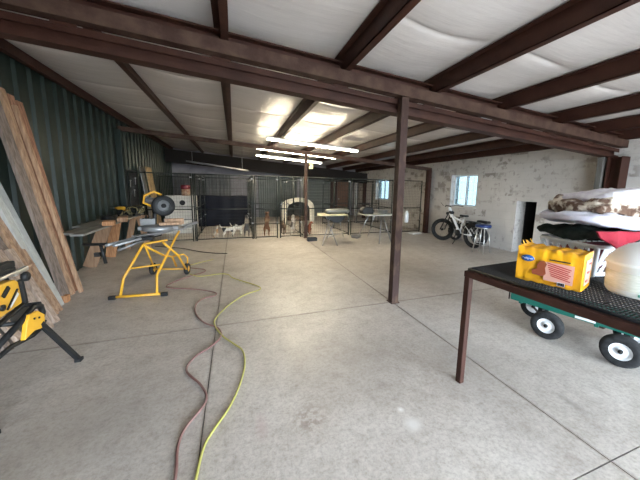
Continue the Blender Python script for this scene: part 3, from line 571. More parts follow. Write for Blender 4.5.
# ---------------------------------------------------------------- table saw, foreground left
t = thing('table_saw', 'yellow and black jobsite table saw on a folding black leg stand', 'saw', (-1.8, 2.4, 0))
a = MB(); a.prism([(1.95, .49), (2.34, .60), (2.575, .625), (2.565, .79), (2.535, .815), (1.95, .85)], (-2.02, 0, 0), (0, 1, 0), (0, 0, 1), (.52, 0, 0)); hz = wp('housing', a, 'yellow', t, 'yellow side housing', .010)
a = MB(); X_ = -1.497
a.beam((X_, 2.40, .735), (X_, 2.46, .785), .012, .030, (1, 0, 0)); a.lathe([(0, 0), (.022, 0), (.022, .010), (0, .010)], (X_ - .003, 2.385, .665), (1, 0, 0), 16); a.beam((X_, 2.42, .635), (X_, 2.535, .745), .012, .010, (1, 0, 0)); wp('tilt_slot', a, 'black', hz)
a = MB(); a.beam((X_ + .003, 2.44, .645), (X_ + .003, 2.53, .715), .006, .022, (1, 0, 0)); wp('scale_plate', a, 'offwhite', hz)
a = MB(); a.beam((X_, 2.572, .80), (X_, 2.590, .61), .03, .028, (1, 0, 0)); a.beam((X_, 2.59, .615), (X_, 2.20, .545), .03, .022, (1, 0, 0)); wp('edge_trim', a, 'black', hz, bevel=.004)
a = MB(); a.box(-2.10, -1.50, 1.95, 2.56, .865, .905); a.box(-2.10, -1.52, 1.95, 2.50, .905, .955); a.box(-2.0, -1.56, 1.98, 2.52, .82, .865); a.cbox((-1.52, 2.45, .93), (.05, .20, .045)); wp('table_top', a, 'black', t, bevel=.006)
a = MB(); a.beam((-1.50, 2.52, .855), (-1.50, 2.66, .868), .028, .032, (1, 0, 0)); a.beam((-1.51, 2.36, .86), (-1.51, 2.56, .868), .05, .02, (1, 0, 0)); wp('fence_rail', a, 'chrome', t, 'silver fence rail end', bevel=.004)
a = MB(); a.tube([(-1.50, 2.65, .868), (-1.50, 2.735, .878)], .010, 8); wp('rail_tip', a, 'w_tan', t, 'tan tip of the rail')
a = MB(); a.lathe([(0, 0), (.030, 0), (.036, .012), (.036, .03), (.026, .04), (0, .04)], (-1.50, 2.60, .815), (1, .2, 0), 18); wp('adjust_knob', a, 'black', t)
a = MB(); a.tube([(-1.46, 2.1, .42), (-1.46, 2.45, .52), (-1.46, 2.60, .575), (-1.46, 2.68, .55), (-1.46, 2.695, .49), (-1.46, 2.65, .44)], .020, 8); a.tube([(-1.46, 2.1, .38), (-1.46, 2.35, .40), (-1.46, 2.55, .37), (-1.46, 2.66, .38), (-1.46, 2.70, .42)], .016, 8); a.tube([(-2.05, 2.45, .52), (-1.46, 2.45, .52)], .016, 8); a.tube([(-2.05, 2.1, .44), (-2.05, 2.7, .55)], .018, 8); a.tube([(-2.05, 2.68, .55), (-1.46, 2.68, .57)], .016, 8); wp('stand_frame', a, 'black', t)
a = MB(); a.prism([(2.42, .40), (2.47, .53), (2.50, .555), (2.58, .55), (2.65, .49), (2.64, .43), (2.60, .40), (2.52, .42)], (-1.455, 0, 0), (0, 1, 0), (0, 0, 1), (.03, 0, 0)); br_ = wp('leg_bracket', a, 'yellow', t, 'yellow steel bracket', .004)
for q in ((-1.425, 2.53, .51), (-1.425, 2.58, .495)):
    a = MB(); a.lathe([(0, 0), (.008, 0), (.008, .006), (0, .006)], q, (1, 0, 0), 10); wp('bolt', a, 'black', br_)
for p0, p1 in (((-1.44, 2.61, .44), (-1.30, 2.76, .012)), ((-1.95, 2.70, .50), (-2.0, 2.80, .012)), ((-1.46, 2.12, .40), (-1.40, 2.02, .012)), ((-2.0, 2.12, .42), (-2.05, 2.02, .012))):
    a = MB(); a.beam(p0, p1, .03, .038, (1, 0, 0)); lg = wp('leg', a, 'black', t, bevel=.005)
    a = MB(); a.cbox((p1[0], p1[1], .012), (.045, .05, .024)); wp('foot_pad', a, 'rubber', lg)
# ---------------------------------------------------------------- hoses
def smooth_path(pts, n=8, z=.012):
    P_ = [V((p[0], p[1], z)) for p in pts]; out = []
    for i in range(len(P_) - 1):
        p0 = P_[max(i - 1, 0)]; p1 = P_[i]; p2 = P_[i + 1]; p3 = P_[min(i + 2, len(P_) - 1)]
        for k in range(n):
            t_ = k / n; out.append(.5 * ((2 * p1) + (-p0 + p2) * t_ + (2 * p0 - 5 * p1 + 4 * p2 - p3) * t_ ** 2 + (-p0 + 3 * p1 - 3 * p2 + p3) * t_ ** 3))
    out.append(P_[-1]); return out
red = [(-.36, .9), (-.33, 1.15), (-.33, 1.41), (-.35, 1.59), (-.33, 1.72), (-.23, 1.92), (-.28, 2.1), (-.41, 2.32), (-.37, 2.5), (-.26, 2.62), (-.17, 2.78), (-.2, 2.97), (-.36, 3.16), (-.47, 3.42), (-.5, 3.7), (-.43, 3.88), (-.30, 3.94), (-.30, 4.06), (-.56, 4.27), (-.90, 4.42), (-1.0, 4.56), (-.87, 4.80), (-.70, 5.0), (-.54, 5.14), (-.55, 5.3), (-.72, 5.42), (-.95, 5.6)]
a = MB(); a.tube(smooth_path(red), .0085, 8); solo('air_hose', a, mat('dull_red_rubber', (.17, .075, .07), .45, 0, (.28, .17, .15), 3), 'dull red hose snaking along the floor joint, left one', 'hose')
yel = [(-.27, .9), (-.25, 1.15), (-.23, 1.37), (-.21, 1.54), (-.17, 1.64), (-.07, 1.82), (-.0, 2.03), (.04, 2.25), (.03, 2.47), (-.05, 2.62), (-.15, 2.79), (-.23, 3.01), (-.25, 3.18), (-.18, 3.4), (-.07, 3.62), (.1, 3.86), (.29, 3.98), (.33, 4.07), (.26, 4.22), (.05, 4.5), (-.08, 4.7), (-.14, 4.88), (-.3, 4.95), (-.58, 4.90), (-.76, 5.08)]
a = MB(); a.tube(smooth_path(yel, z=.013), .008, 8); solo('extension_cord', a, mat('yellow_green_cord', (.40, .37, .10), .45), 'yellow cord curving across the concrete floor, right one', 'cord')
a = MB(); a.tube(smooth_path([(-.78, 5.1), (-.9, 5.55), (-.72, 5.8), (-.45, 6.02)], z=.010), .008, 8); solo('extension_cord', a, mat('olive_yellow_cord', (.38, .34, .1), .5), 'short yellowish cord loop beside the stand wheel', 'cord')
a = MB(); a.tube(smooth_path([(-1.9, 7.75), (-1.5, 7.5), (-1.2, 7.3), (-.79, 6.85), (-.45, 6.6), (-.19, 6.5)], z=.010), .009, 8); solo('extension_cord', a, 'black', 'dark cord on the floor in front of the white box cabinet', 'cord')
# ---------------------------------------------------------------- folding tables (trestle stands) in the middle
def afr(mb, x, y0, y1, z, spread, r=.012):
    for yy in (y0, y1):
        mb.tube([(x - spread, yy, 0.0), (x, yy, z)], r, 6); mb.tube([(x + spread, yy, 0.0), (x, yy, z)], r, 6)
galv = mat('galvanised_tube', (.33, .34, .35), .35, .7)
t = thing('folding_work_table', 'folding work table with metal legs and a black bag slung beneath', 'table', (2.6, 7.3, 0))
legs = [((2.15, 6.79, 0), (2.42, 6.95, .77)), ((2.55, 6.70, 0), (2.28, 6.9, .77)), ((2.60, 7.75, 0), (2.75, 7.3, .77)), ((3.22, 7.95, 0), (2.85, 7.5, .77)), ((2.9, 6.9, 0), (2.82, 7.0, .77))]
for p0, p1 in legs[:4]:
    a = MB(); a.tube([p0, p1], .014, 6); lg = wp('leg', a, galv, t)
a = MB(); a.tube([(2.25, 6.76, .26), (2.46, 6.73, .26)], .01, 6); a.tube([(2.62, 7.7, .12), (3.14, 7.87, .12)], .01, 6); wp('spreader', a, galv, t)
a = MB(); a.hexa([(2.02, 6.85, .78), (2.90, 6.82, .78), (3.1, 7.6, .78), (2.25, 7.65, .78), (2.02, 6.85, .80), (2.90, 6.82, .80), (3.1, 7.6, .80), (2.25, 7.65, .80)]); wp('table_top', a, mat('cream_laminate', (.42, .40, .26), .5, 0, (.32, .30, .2), 5), t, bevel=.004)
a = MB(); a.prism([(-.22, 0), (.44, 0), (.40, -.07), (.33, -.15), (.24, -.20), (.10, -.19), (.03, -.13), (-.10, -.10)], (2.42, 6.92, .778), (1, 0, 0), (0, 0, 1), (0, .30, 0)); wp('sling_bag', a, 'black', t, 'black fabric bag under the top', .02)
t = thing('folding_work_table', 'narrow folding table with metal legs just left of the tall near column', 'table', (4.0, 7.2, 0))
for p0, p1 in (((3.77, 6.65, 0), (3.92, 6.85, .77)), ((4.26, 6.83, 0), (4.0, 6.9, .77)), ((3.50, 7.55, 0), (3.74, 7.25, .77)), ((4.02, 7.85, 0), (3.98, 7.35, .77))):
    a = MB(); a.tube([p0, p1], .016, 6); wp('leg', a, galv, t)
a = MB(); a.tube([(3.84, 6.75, .36), (4.14, 6.87, .36)], .01, 6); wp('spreader', a, galv, t)
a = MB(); a.box(3.45, 4.4, 6.8, 7.45, .77, .80); wp('table_top', a, mat('grey_white_laminate', (.42, .42, .38), .5, 0, (.3, .3, .28), 5), t, bevel=.004)
# things on the tables
t = thing('generator', 'dark oblong machine lying on the folding table', 'machine', (2.75, 7.3, .80))
a = MB(); a.lathe([(0, -.38), (.05, -.38), (.07, -.3), (.08, 0), (.07, .3), (.04, .38), (0, .38)], (0, 0, .07), (1, .15, 0), 16); part('body', a, mat('dull_silver', (.22, .22, .2), .4, .5), t)
for q in (-.25, .25): a = MB(); a.cbox((q, 0, .02), (.05, .16, .04)); part('foot', a, 'black', t)
for (x, y, sx, sy, sz, rz, m, lb, nm, cat) in ((3.22, 7.2, .0, 0, 0, 0, 'black', '', '', ''),):
    pass
t = thing('tool_bag', 'dark tool bag standing on the folding table left of the tall column', 'bag', (3.62, 7.2, .80))
a = MB(); a.prism([(-.17, 0), (.17, 0), (.19, .1), (.12, .2), (-.12, .2), (-.19, .1)], (0, -.12, 0), (1, 0, 0), (0, 0, 1), (0, .24, 0)); part('body', a, 'black', t, bevel=.02)
a = MB(); a.tube([(-.1, 0, .19), (-.08, 0, .28), (.08, 0, .28), (.1, 0, .19)], .01, 6); part('handle', a, 'black', t)
t = thing('wall_scooter', 'grey metal tub standing on the narrow folding table', 'tub', (4.12, 7.15, .80)); t.name = 'metal_tub'
a = MB(); a.lathe([(0, 0), (.12, 0), (.15, .11), (.16, .11), (.16, .12), (.145, .12), (.115, .01), (0, .01)], (0, 0, 0)); part('tub', a, 'alu', t)
a = MB(); a.lathe([(0, 0), (.13, 0), (.17, .07), (.18, .075), (.16, .08), (.12, .02), (0, .015)], (3.55, 7.75, 0)); solo('dog_bowl', a, 'alu', 'shallow grey metal bowl on the floor between the folding tables', 'bowl')
t = thing('dog_crate_tray', 'small black tray on the floor below the red-brown puppy', 'tray', (2.08, 7.55, 0)); t.name = 'feed_tray'
a = MB(); a.box(-.14, .14, -.08, .08, 0, .012); a.box(-.14, .14, -.08, -.07, .012, .10); a.box(-.14, .14, .07, .08, .012, .10); a.box(-.14, -.13, -.07, .07, .012, .10); a.box(.13, .14, -.07, .07, .012, .10); part('tray', a, 'black', t, bevel=.004)
t = thing('plastic_jug', 'tall white plastic tube hanging on the wire fence right of the column', 'container', (5.66, 8.20, .38))
a = MB(); a.lathe([(0, 0), (.06, 0), (.07, .02), (.07, .30), (.04, .36), (.03, .38), (0, .38)], (0, -.035, 0)); part('body', a, 'white', t)
a = MB(); a.lathe([(0, 0), (.034, 0), (.034, .03), (0, .03)], (0, -.035, .38)); part('cap', a, 'white', t)
# ---------------------------------------------------------------- arched white shelter (igloo doghouse)
t = thing('dog_shelter', 'white arched dog shelter with a wide dark opening, far behind the gate', 'doghouse', (2.75, 12.3, 0))
def arch(w, h, n=18): return [(-w, 0)] + [(-w * math.cos(math.pi * i / n) , (h - .35) * 1.0 * 0 + .35 * 1 + (h - .35) * math.sin(math.pi * i / n)) for i in range(n + 1)] + [(w, 0)]
def arch3(w, h, hb, y, n=18):
    return [V((-w, y, 0))] + [V((-w * math.cos(math.pi * i / n), y, hb + (h - hb) * math.sin(math.pi * i / n) ** .8)) for i in range(n + 1)] + [V((w, y, 0))]
A0 = arch3(.74, 1.08, .55, 0); A1 = arch3(.52, .88, .5, 0); A2 = arch3(.66, 1.0, .5, 1.0); A3 = arch3(.5, .85, .45, .9); k = len(A0)
a = MB(); vs = A0 + A1 + A2 + A3
a.add(vs, [(i, i + 1, k + i + 1, k + i) for i in range(k - 1)] + [(2 * k + i, 2 * k + i + 1, i + 1, i) for i in range(k - 1)], True); part('shell', a, mat('aged_white_plastic', (.72, .68, .58), .5), t)
a = MB(); a.add(A1 + A3, [(i, i + 1, k + i + 1, k + i) for i in range(k - 1)] + [tuple(range(k, 2 * k))], True); part('inner_shade', a, mat('shelter_inner_shade', (.06, .055, .05), .9), t, 'inside of the shell with shade in its colour')  # inner faces of the white shell coloured dark to stand in for shade
a = MB(); a.add(A2, [tuple(range(k))]); part('rear_panel', a, mat('aged_white_plastic_back', (.68, .64, .55), .5), t)
a = MB(); a.cbox((0, .45, .09), (.9, .7, .18)); part('bedding', a, mat('brown_bedding', (.14, .09, .06), .9, 0, (.2, .14, .1), 9, bump=.4), t, bevel=.06)
# ---------------------------------------------------------------- dogs
def dog_mesh(name, verts, edges, radii, m, root=0):
    me = bpy.data.meshes.new(name); me.from_pydata(verts, edges, []); me.update()
    o = bpy.data.objects.new(name, me); COL.objects.link(o)
    sk = o.modifiers.new('skin', 'SKIN'); sk.use_smooth_shade = True
    for i, r in enumerate(radii): me.skin_vertices[0].data[i].radius = (r, r); me.skin_vertices[0].data[i].use_root = (i == root)
    ss = o.modifiers.new('sub', 'SUBSURF'); ss.levels = 2; ss.render_levels = 2
    dg = bpy.context.evaluated_depsgraph_get(); me2 = bpy.data.meshes.new_from_object(o.evaluated_get(dg)); bpy.data.objects.remove(o)
    me2.name = name; me2.polygons.foreach_set('use_smooth', [True] * len(me2.polygons)); me2.materials.clear(); me2.materials.append(m); return me2
def dog(loc, rz, h, m, mear, label, pose='stand'):
    # units of body built facing +x, then scaled by h (shoulder height)
    if pose == 'stand':
        hip, chest, neck, head, snout, nose = (-.45, 0, .92), (.35, 0, .88), (.58, 0, 1.12), (.72, 0, 1.32), (.92, 0, 1.26), (1.05, 0, 1.22)
        tail = [(-.62, 0, 1.0), (-.85, 0, 1.25), (-.9, 0, 1.45)]
        rear = lambda s: [(-.48, s * .16, .72), (-.36, s * .17, .48), (-.58, s * .17, .26), (-.55, s * .17, .04), (-.46, s * .17, .03)]
        front = lambda s: [(.38, s * .15, .62), (.36, s * .15, .34), (.38, s * .15, .05), (.46, s * .15, .03)]
        belly = (-.05, 0, .84)
    elif pose == 'sit':
        hip, chest, neck, head, snout, nose = (-.35, 0, .34), (.18, 0, .82), (.30, 0, 1.12), (.38, 0, 1.34), (.58, 0, 1.28), (.7, 0, 1.24)
        tail = [(-.55, 0, .14), (-.75, .1, .07), (-.9, .25, .06)]
        rear = lambda s: [(-.25, s * .22, .30), (.02, s * .24, .32), (-.2, s * .24, .09), (-.02, s * .24, .04), (.1, s * .24, .03)]
        front = lambda s: [(.28, s * .13, .56), (.27, s * .13, .3), (.28, s * .13, .05), (.36, s * .13, .03)]
        belly = (-.1, 0, .6)
    else:   # upright on the hind legs, paws against the wire
        hip, chest, neck, head, snout, nose = (-.25, 0, .80), (.12, 0, 1.45), (.18, 0, 1.75), (.22, 0, 1.98), (.42, 0, 2.0), (.55, 0, 1.98)
        tail = [(-.42, 0, .72), (-.6, 0, .6), (-.75, 0, .62)]
        rear = lambda s: [(-.2, s * .17, .60), (-.02, s * .19, .45), (-.26, s * .18, .24), (-.2, s * .18, .04), (-.08, s * .18, .03)]
        front = lambda s: [(.30, s * .14, 1.38), (.42, s * .14, 1.5), (.50, s * .13, 1.68), (.54, s * .13, 1.76)]
        belly = (-.08, 0, 1.12)
    vs = [hip, belly, chest, neck, head, snout, nose] + tail; rd = [.17, .19, .21, .13, .155, .085, .055, .06, .045, .03]
    if pose == 'up': rd[2] = .19
    es = [(0, 1), (1, 2), (2, 3), (3, 4), (4, 5), (5, 6), (0, 7), (7, 8), (8, 9)]
    for s in (-1, 1):
        p = rear(s); o_ = len(vs); vs += p; rd += [.13, .09, .055, .05, .05][:len(p)]; es += [(0, o_)] + [(o_ + i, o_ + i + 1) for i in range(len(p) - 1)]
        p = front(s); o_ = len(vs); vs += p; rd += [.085, .06, .05, .05]; es += [(2, o_)] + [(o_ + i, o_ + i + 1) for i in range(len(p) - 1)]
    me = dog_mesh('body', [V(p) * h for p in vs], es, [r * h for r in rd], m)
    zmin = min(v.co.z for v in me.vertices)
    for v in me.vertices: v.co.z -= zmin
    t = thing('dog', label, 'dog', loc, rz); b_ = bpy.data.objects.new('body', me); COL.objects.link(b_); b_.parent = t
    hd = V(head) * h - V((0, 0, zmin))
    for s in (-1, 1):
        a = MB(); q = hd + V((-.02, s * .11, .10)) * h
        a.add([q + V((-.05, 0, .02)) * h, q + V((.06, 0, .02)) * h, q + V((.03, s * .09, -.10)) * h, q + V((-.03, s * .08, -.12)) * h, q + V((-.04, -s * .02, .02)) * h, q + V((.05, -s * .02, .02)) * h, q + V((.02, s * .06, -.11)) * h, q + V((-.03, s * .05, -.12)) * h], [(0, 1, 2, 3), (4, 7, 6, 5), (0, 4, 5, 1), (1, 5, 6, 2), (2, 6, 7, 3), (3, 7, 4, 0)], True); part('ear', a, mear, t)
        a = MB(); e = hd + V((.115, s * .075, .045)) * h; a.lathe([(0, -.02 * h), (.02 * h, 0), (0, .02 * h)], e, (1, 0, 0), 8); part('eye', a, 'black', t)
    a = MB(); nz = V(nose) * h - V((0, 0, zmin)); a.lathe([(0, .02 * h), (.03 * h, .04 * h), (.025 * h, .06 * h), (0, .065 * h)], nz, (1, 0, 0), 8); part('nose', a, 'black', t)
def fur(name, a, b_, sc, lo, hi): return mat(name, a, .9, 0, b_, sc, lo, hi, .3, 80, detail=1.0)
U = -math.pi / 2
f_wt = fur('white_tan_fur', (.62, .56, .46), (.42, .25, .13), 5, .52, .58); f_wb = fur('white_black_fur', (.70, .67, .6), (.03, .03, .03), 6, .50, .54)
f_wg = fur('white_grey_fur', (.68, .64, .56), (.25, .22, .2), 6, .56, .6); f_g = fur('grey_dark_fur', (.10, .095, .09), (.32, .27, .2), 5, .5, .6)
f_b = fur('brown_fur', (.15, .07, .035), (.30, .19, .11), 5, .5, .65); f_br = fur('brindle_fur', (.09, .055, .035), (.25, .16, .1), 7, .45, .6)
f_sp = fur('spotted_grey_fur', (.5, .46, .4), (.12, .09, .07), 7, .5, .55); f_r = fur('red_brown_fur', (.13, .032, .015), (.2, .06, .03), 5, .4, .6)
tan = mat('tan_ear', (.3, .16, .08), .9); blk = mat('black_ear', (.03, .028, .025), .9)
dog((-.55, 8.75, 0), U + .5, .26, f_wt, tan, 'white and tan puppy sitting behind the wire, leftmost of the dogs', 'sit')
dog((-.20, 8.80, 0), .15, .27, f_wb, blk, 'white puppy with black patches standing sideways behind the wire')
dog((.08, 9.0, 0), -.3, .27, f_wg, blk, 'white puppy with a grey head between the spotted one and the upright grey dog')
dog((.33, 8.65, 0), U, .33, f_g, blk, 'dark grey dog standing upright with its paws on the wire', 'up')
dog((.93, 8.65, 0), U, .37, f_b, tan, 'brown dog standing upright with its paws on the wire', 'up')
dog((1.47, 8.95, 0), U - .3, .34, f_br, blk, 'dark brindle dog standing at the gate, left of the spotted one')
dog((1.74, 8.67, 0), U, .32, f_sp, blk, 'spotted grey dog standing upright behind the gate', 'up')
dog((2.27, 8.72, 0), U + .6, .30, f_r, tan, 'red-brown puppy behind the wire, right of the thin post', 'sit')
# ---------------------------------------------------------------- e-bike
bx = 5.97; RY, FYb = 5.55, 6.72; rw = .335
t = thing('electric_bike', 'white fat-tyred electric bike parked along the block wall', 'bike', (bx, 6.1, 0))
for nm, yc in (('front_wheel', FYb), ('rear_wheel', RY)):
    ang = math.radians(32) if nm[0] == 'f' else 0.0; ax_ = V((math.cos(ang), math.sin(ang), 0)); in_ = V((-math.sin(ang), math.cos(ang), 0)); cc = V((bx, yc, rw))
    a = MB(); a.torus(cc, ax_, rw - .05, .05, 36, 10); w_ = wp(nm, a, 'rubber', t)
    a = MB(); a.torus(cc, ax_, rw - .10, .018, 32, 6); wp('rim', a, 'black', w_)
    a = MB()
    for i in range(16):
        th = math.pi * 2 * i / 16; a.tube([cc + ax_ * (.02 if i % 2 else -.02), cc + in_ * ((rw - .10) * math.cos(th)) + V((0, 0, (rw - .10) * math.sin(th)))], .003, 4)
    wp('spokes', a, 'chrome', w_)
    a = MB(); a.lathe([(0, -.06), (.05 if nm[0] == 'r' else .03, -.05), (.05 if nm[0] == 'r' else .03, .05), (0, .06)], cc, ax_, 16); wp('hub', a, 'black', w_)
def bt(pts, r, m, nm, lb=None): a = MB(); a.tube([(bx + (p[2] if len(p) > 2 else 0), p[0], p[1]) for p in pts], r, 8); return wp(nm, a, m, t, lb)
a = MB(); a.tube([(bx, 6.50, 1.02), (bx, 6.42, .84), (bx, 6.10, .40), (bx, 6.02, .34)], .046, 8); a.tube([(bx, 6.03, .34), (bx, 5.93, .72)], .024, 8); a.tube([(bx, 6.44, .84), (bx, 6.2, .72), (bx, 5.94, .66)], .024, 8)
for s in (-.06, .06): a.tube([(bx + s * .3, 6.03, .34), (bx + s, 5.8, .33), (bx + s, RY, rw)], .013, 6); a.tube([(bx + s * .3, 5.94, .64), (bx + s, 5.7, .48), (bx + s, RY, rw)], .011, 6)
wp('frame', a, mat('bike_white', (.78, .79, .80), .35), t, 'white frame')
a = MB(); a.beam((bx, 6.37, .73), (bx, 6.15, .43), .10, .075, (1, 0, 0)); wp('battery', a, 'black', t, bevel=.01)
for s in (-.065, .065): bt([(6.49, .80, s * .8), (FYb - s * .5, rw, s * .85)], .017, 'black', 'fork_leg')
bt([(6.44, .70), (6.49, .96)], .022, 'black', 'head_tube'); bt([(6.49, .94), (6.46, 1.06)], .015, 'black', 'stem')
bt([(6.30, 1.06, .32), (6.42, 1.08, .2), (6.46, 1.06, 0), (6.42, 1.08, -.2), (6.30, 1.06, -.32)], .013, 'black', 'handlebar')
for s in (-.27, .27): bt([(6.44, 1.07, s), (6.50, 1.17, s * 1.2)], .005, 'black', 'mirror_stalk')
a = MB(); a.lathe([(0, 0), (.04, .0), (.045, .03), (.03, .06), (0, .06)], (bx, 6.53, .84), (0, 1, 0), 14); wp('headlamp', a, 'black', t)
a = MB(); a.cbox((bx, 6.40, .88), (.12, .10, .07), Matrix.Rotation(.4, 3, 'X')); wp('control_pod', a, 'black', t, bevel=.01)
a = MB(); a.prism([(-.03, 0), (.03, 0), (.05, .14), (.07, .24), (-.07, .24), (-.05, .14)], (bx, 6.06, .80), (1, 0, 0), (0, -1, 0), (0, 0, .05)); wp('saddle', a, 'black', t, bevel=.015); bt([(5.93, .70), (5.90, .81)], .014, 'chrome', 'seat_post')
a = MB(); a.box(bx - .06, bx + .06, 5.33, 5.80, .69, .705)
for s in (-.06, .06): a.tube([(bx + s, 5.4, .70), (bx + s, RY, .38)], .007, 6); a.tube([(bx + s, 5.78, .70), (bx + s, RY, .38)], .007, 6)
wp('rear_rack', a, 'black', t)
arcp = lambda yc, a0, a1: [(bx, yc + (rw + .03) * math.cos(math.radians(q)), rw + (rw + .03) * math.sin(math.radians(q))) for q in range(a0, a1, 12)]
for pts in (arcp(RY, 30, 190),):
    a = MB()
    for p0_, p1_ in zip(pts[:-1], pts[1:]): a.beam(p0_, p1_, .11, .006, (1, 0, 0))
    wp('mudguard', a, 'black', t)
bt([(6.03, .34, .0), (6.03, .34, -.12)], .012, 'black', 'crank_axle'); bt([(6.03, .34, -.1), (6.12, .20, -.1)], .011, 'black', 'crank_arm'); a = MB(); a.cbox((bx - .15, 6.13, .19), (.1, .09, .025)); wp('pedal', a, 'black', t)
a = MB(); a.lathe([(0, 0), (.09, 0), (.09, .01), (0, .01)], (bx - .07, 6.03, .34), (-1, 0, 0), 22); wp('chainring', a, 'black', t)
bt([(5.98, .32, -.05), (6.06, .02, -.2)], .011, 'black', 'kickstand')
# second dark bike behind
def small_bike():
    bx2 = 6.36; t2 = thing('parked_bike', 'dark bike with black seat standing between the white bike and the wall', 'bike', (bx2, 5.9, 0))
    for yc in (5.72, 6.62):
        a = MB(); a.torus((bx2, yc, .28), (1, 0, 0), .24, .035, 32, 8); w_ = part('wheel', a, 'rubber', t2, world=True)
        a = MB(); a.lathe([(0, -.04), (.05, -.03), (.05, .03), (0, .04)], (bx2, yc, .28), (1, 0, 0), 14); part('hub', a, 'alu', w_, world=True)
        a = MB()
        for i in range(12): th = math.pi * 2 * i / 12; a.tube([(bx2, yc, .28), (bx2, yc + .22 * math.cos(th), .28 + .22 * math.sin(th))], .002, 4)
        part('spokes', a, 'chrome', w_, world=True)
    a = MB(); a.tube([(bx2, 5.72, .28), (bx2, 5.87, .62), (bx2, 6.42, .55), (bx2, 6.62, .28)], .02, 8); a.tube([(bx2, 5.87, .6), (bx2, 6.12, .25), (bx2, 6.42, .55)], .018, 8); a.tube([(bx2, 5.72, .28), (bx2, 6.12, .25)], .014, 8); part('frame', a, 'black', t2, world=True)
    a = MB(); a.cbox((bx2, 5.62, .68), (.16, .34, .07)); part('seat', a, 'black', t2, world=True, bevel=.025)
    a = MB(); a.tube([(bx2 - .2, 6.44, .74), (bx2, 6.49, .72), (bx2 + .18, 6.44, .74)], .012, 8); a.tube([(bx2, 6.49, .72), (bx2, 6.53, .4)], .014, 8); part('handlebar', a, 'black', t2, world=True)
small_bike()
# stool
t = thing('shop_stool', 'round blue-topped stool with chrome legs in front of the bikes', 'stool', (5.72, 5.05, 0))
a = MB(); a.lathe([(0, 0), (.16, 0), (.175, .02), (.175, .06), (.15, .075), (0, .078)], (0, 0, .63), n=28); sc_ = part('seat', a, 'blue', t, 'blue padded seat')
a = MB(); a.lathe([(0, -.014), (.17, -.014), (.178, 0), (.17, .014), (.16, .0)], (0, 0, .628), n=28); part('seat_band', a, 'chrome', sc_)
for q in range(4):
    th = math.pi / 4 + q * math.pi / 2 + .2; a = MB(); a.tube([(.12 * math.cos(th), .12 * math.sin(th), .62), (.2 * math.cos(th), .2 * math.sin(th), 0.0)], .012, 8); part('leg', a, 'chrome', t)
a = MB(); a.torus((0, 0, .22), (0, 0, 1), .168, .008, 24, 6); part('foot_ring', a, 'chrome', t)
# small pale scrap at fence end + dirt
a = MB(); a.cbox((5.9, 7.95, .03), (.42, .22, .06), rotz(.2)); solo('plastic_tray', a, 'offwhite', 'pale flat tray on the floor where the fence meets the block wall', 'tray', bevel=.015)
# ---------------------------------------------------------------- steel table with wire top (right foreground)
TX0, TX1, TY0, TY1, TZ = 1.62, 3.9, .12, 1.56, .93
t = thing('steel_table', 'brown steel-framed table with a black wire grid top', 'table', (TX0, TY0, 0))
fr = MB(); w = .05; zt = TZ - .022
fr.box(TX0, TX0 + w, TY0, TY1, zt - .045, zt); fr.box(TX1 - w, TX1, TY0, TY1, zt - .045, zt); fr.box(TX0 + w, TX1 - w, TY1 - w, TY1, zt - .045, zt); fr.box(TX0 + w, TX1 - w, TY0, TY0 + w, zt - .045, zt)
for xx in (2.4, 3.15): fr.box(xx, xx + .04, TY0 + w, TY1 - w, zt - .05, zt)
wp('frame', fr, 'steel', t, bevel=.003)
for (x, y) in ((TX0 + .025, TY1 - .025), (TX1 - .025, TY1 - .025), (TX0 + .025, TY0 + .025), (TX1 - .025, TY0 + .025)):
    a = MB(); a.box(x - .022, x + .022, y - .022, y + .022, 0, zt - .045); wp('leg', a, 'steel', t, bevel=.003)
g_ = MB(); gx0, gx1, gy0, gy1 = TX0 + .035, TX1 - .01, TY0 + .01, TY1 - .01
n = 80
for i in range(n + 1): y = gy0 + (gy1 - gy0) * i / n; g_.tube([(gx0, y, TZ - .006), (gx1, y, TZ - .006)], .0042, 5)
n = 60
for i in range(n + 1): x = gx0 + (gx1 - gx0) * i / n; g_.tube([(x, gy0, TZ - .014), (x, gy1, TZ - .014)], .0045, 5)
wp('wire_grid', g_, 'blackwire', t)
a = MB()
for s_ in (0, 1): x = gx0 - .004 + s_ * (gx1 - gx0 + .008); a.tube([(x, gy0, TZ - .010), (x, gy1, TZ - .010)], .009, 6)
for y in (gy0, gy1): a.tube([(gx0, y, TZ - .010), (gx1, y, TZ - .010)], .009, 6)
wp('grid_rim', a, 'blackwire', t)
th_ = math.radians(5); cr = V((TX0, TY1, 0)); t.location = cr + rotz(th_) @ (V((TX0, TY0, 0)) - cr); t.rotation_euler = (0, 0, th_)
# ---------------------------------------------------------------- dog food multipack
T = TZ - .002
p0 = V((1.76, 1.27, T)); p1 = V((1.86, .955, T)); d = (p1 - p0); Lb = d.length; ex = d.normalized(); ey = V((-ex.y, ex.x, 0)); Wb = .225; Hb = .225
t = thing('dog_food_pack', 'yellow shrink-wrapped multipack of dog food on the wire table', 'package', p0, math.atan2(ex.y, ex.x))
def shell(u, v):
    th = 2 * math.pi * v; cx, cz = math.cos(th), math.sin(th); k_ = 1 / max(abs(cx), abs(cz)) ** .93
    yy = Wb / 2 + cx * k_ * Wb / 2 * .98; zz = Hb / 2 + cz * k_ * Hb / 2 * .98
    bul = .0012 * math.cos(u * 2 * math.pi * 5)
    yy += (bul if cx > 0 else -bul) * min(1, abs(cx) * 1.5); zz += .003 * math.cos(u * 2 * math.pi * 5) * (1 if cz > .4 else 0)
    zz += .005 * noise.noise(V((u * 14, v * 20, 0))); yy += .004 * noise.noise(V((u * 13, v * 18, 5)))
    return V((u * Lb, yy, max(zz, 0)))
a = MB(); a.grid(shell, 40, 48)
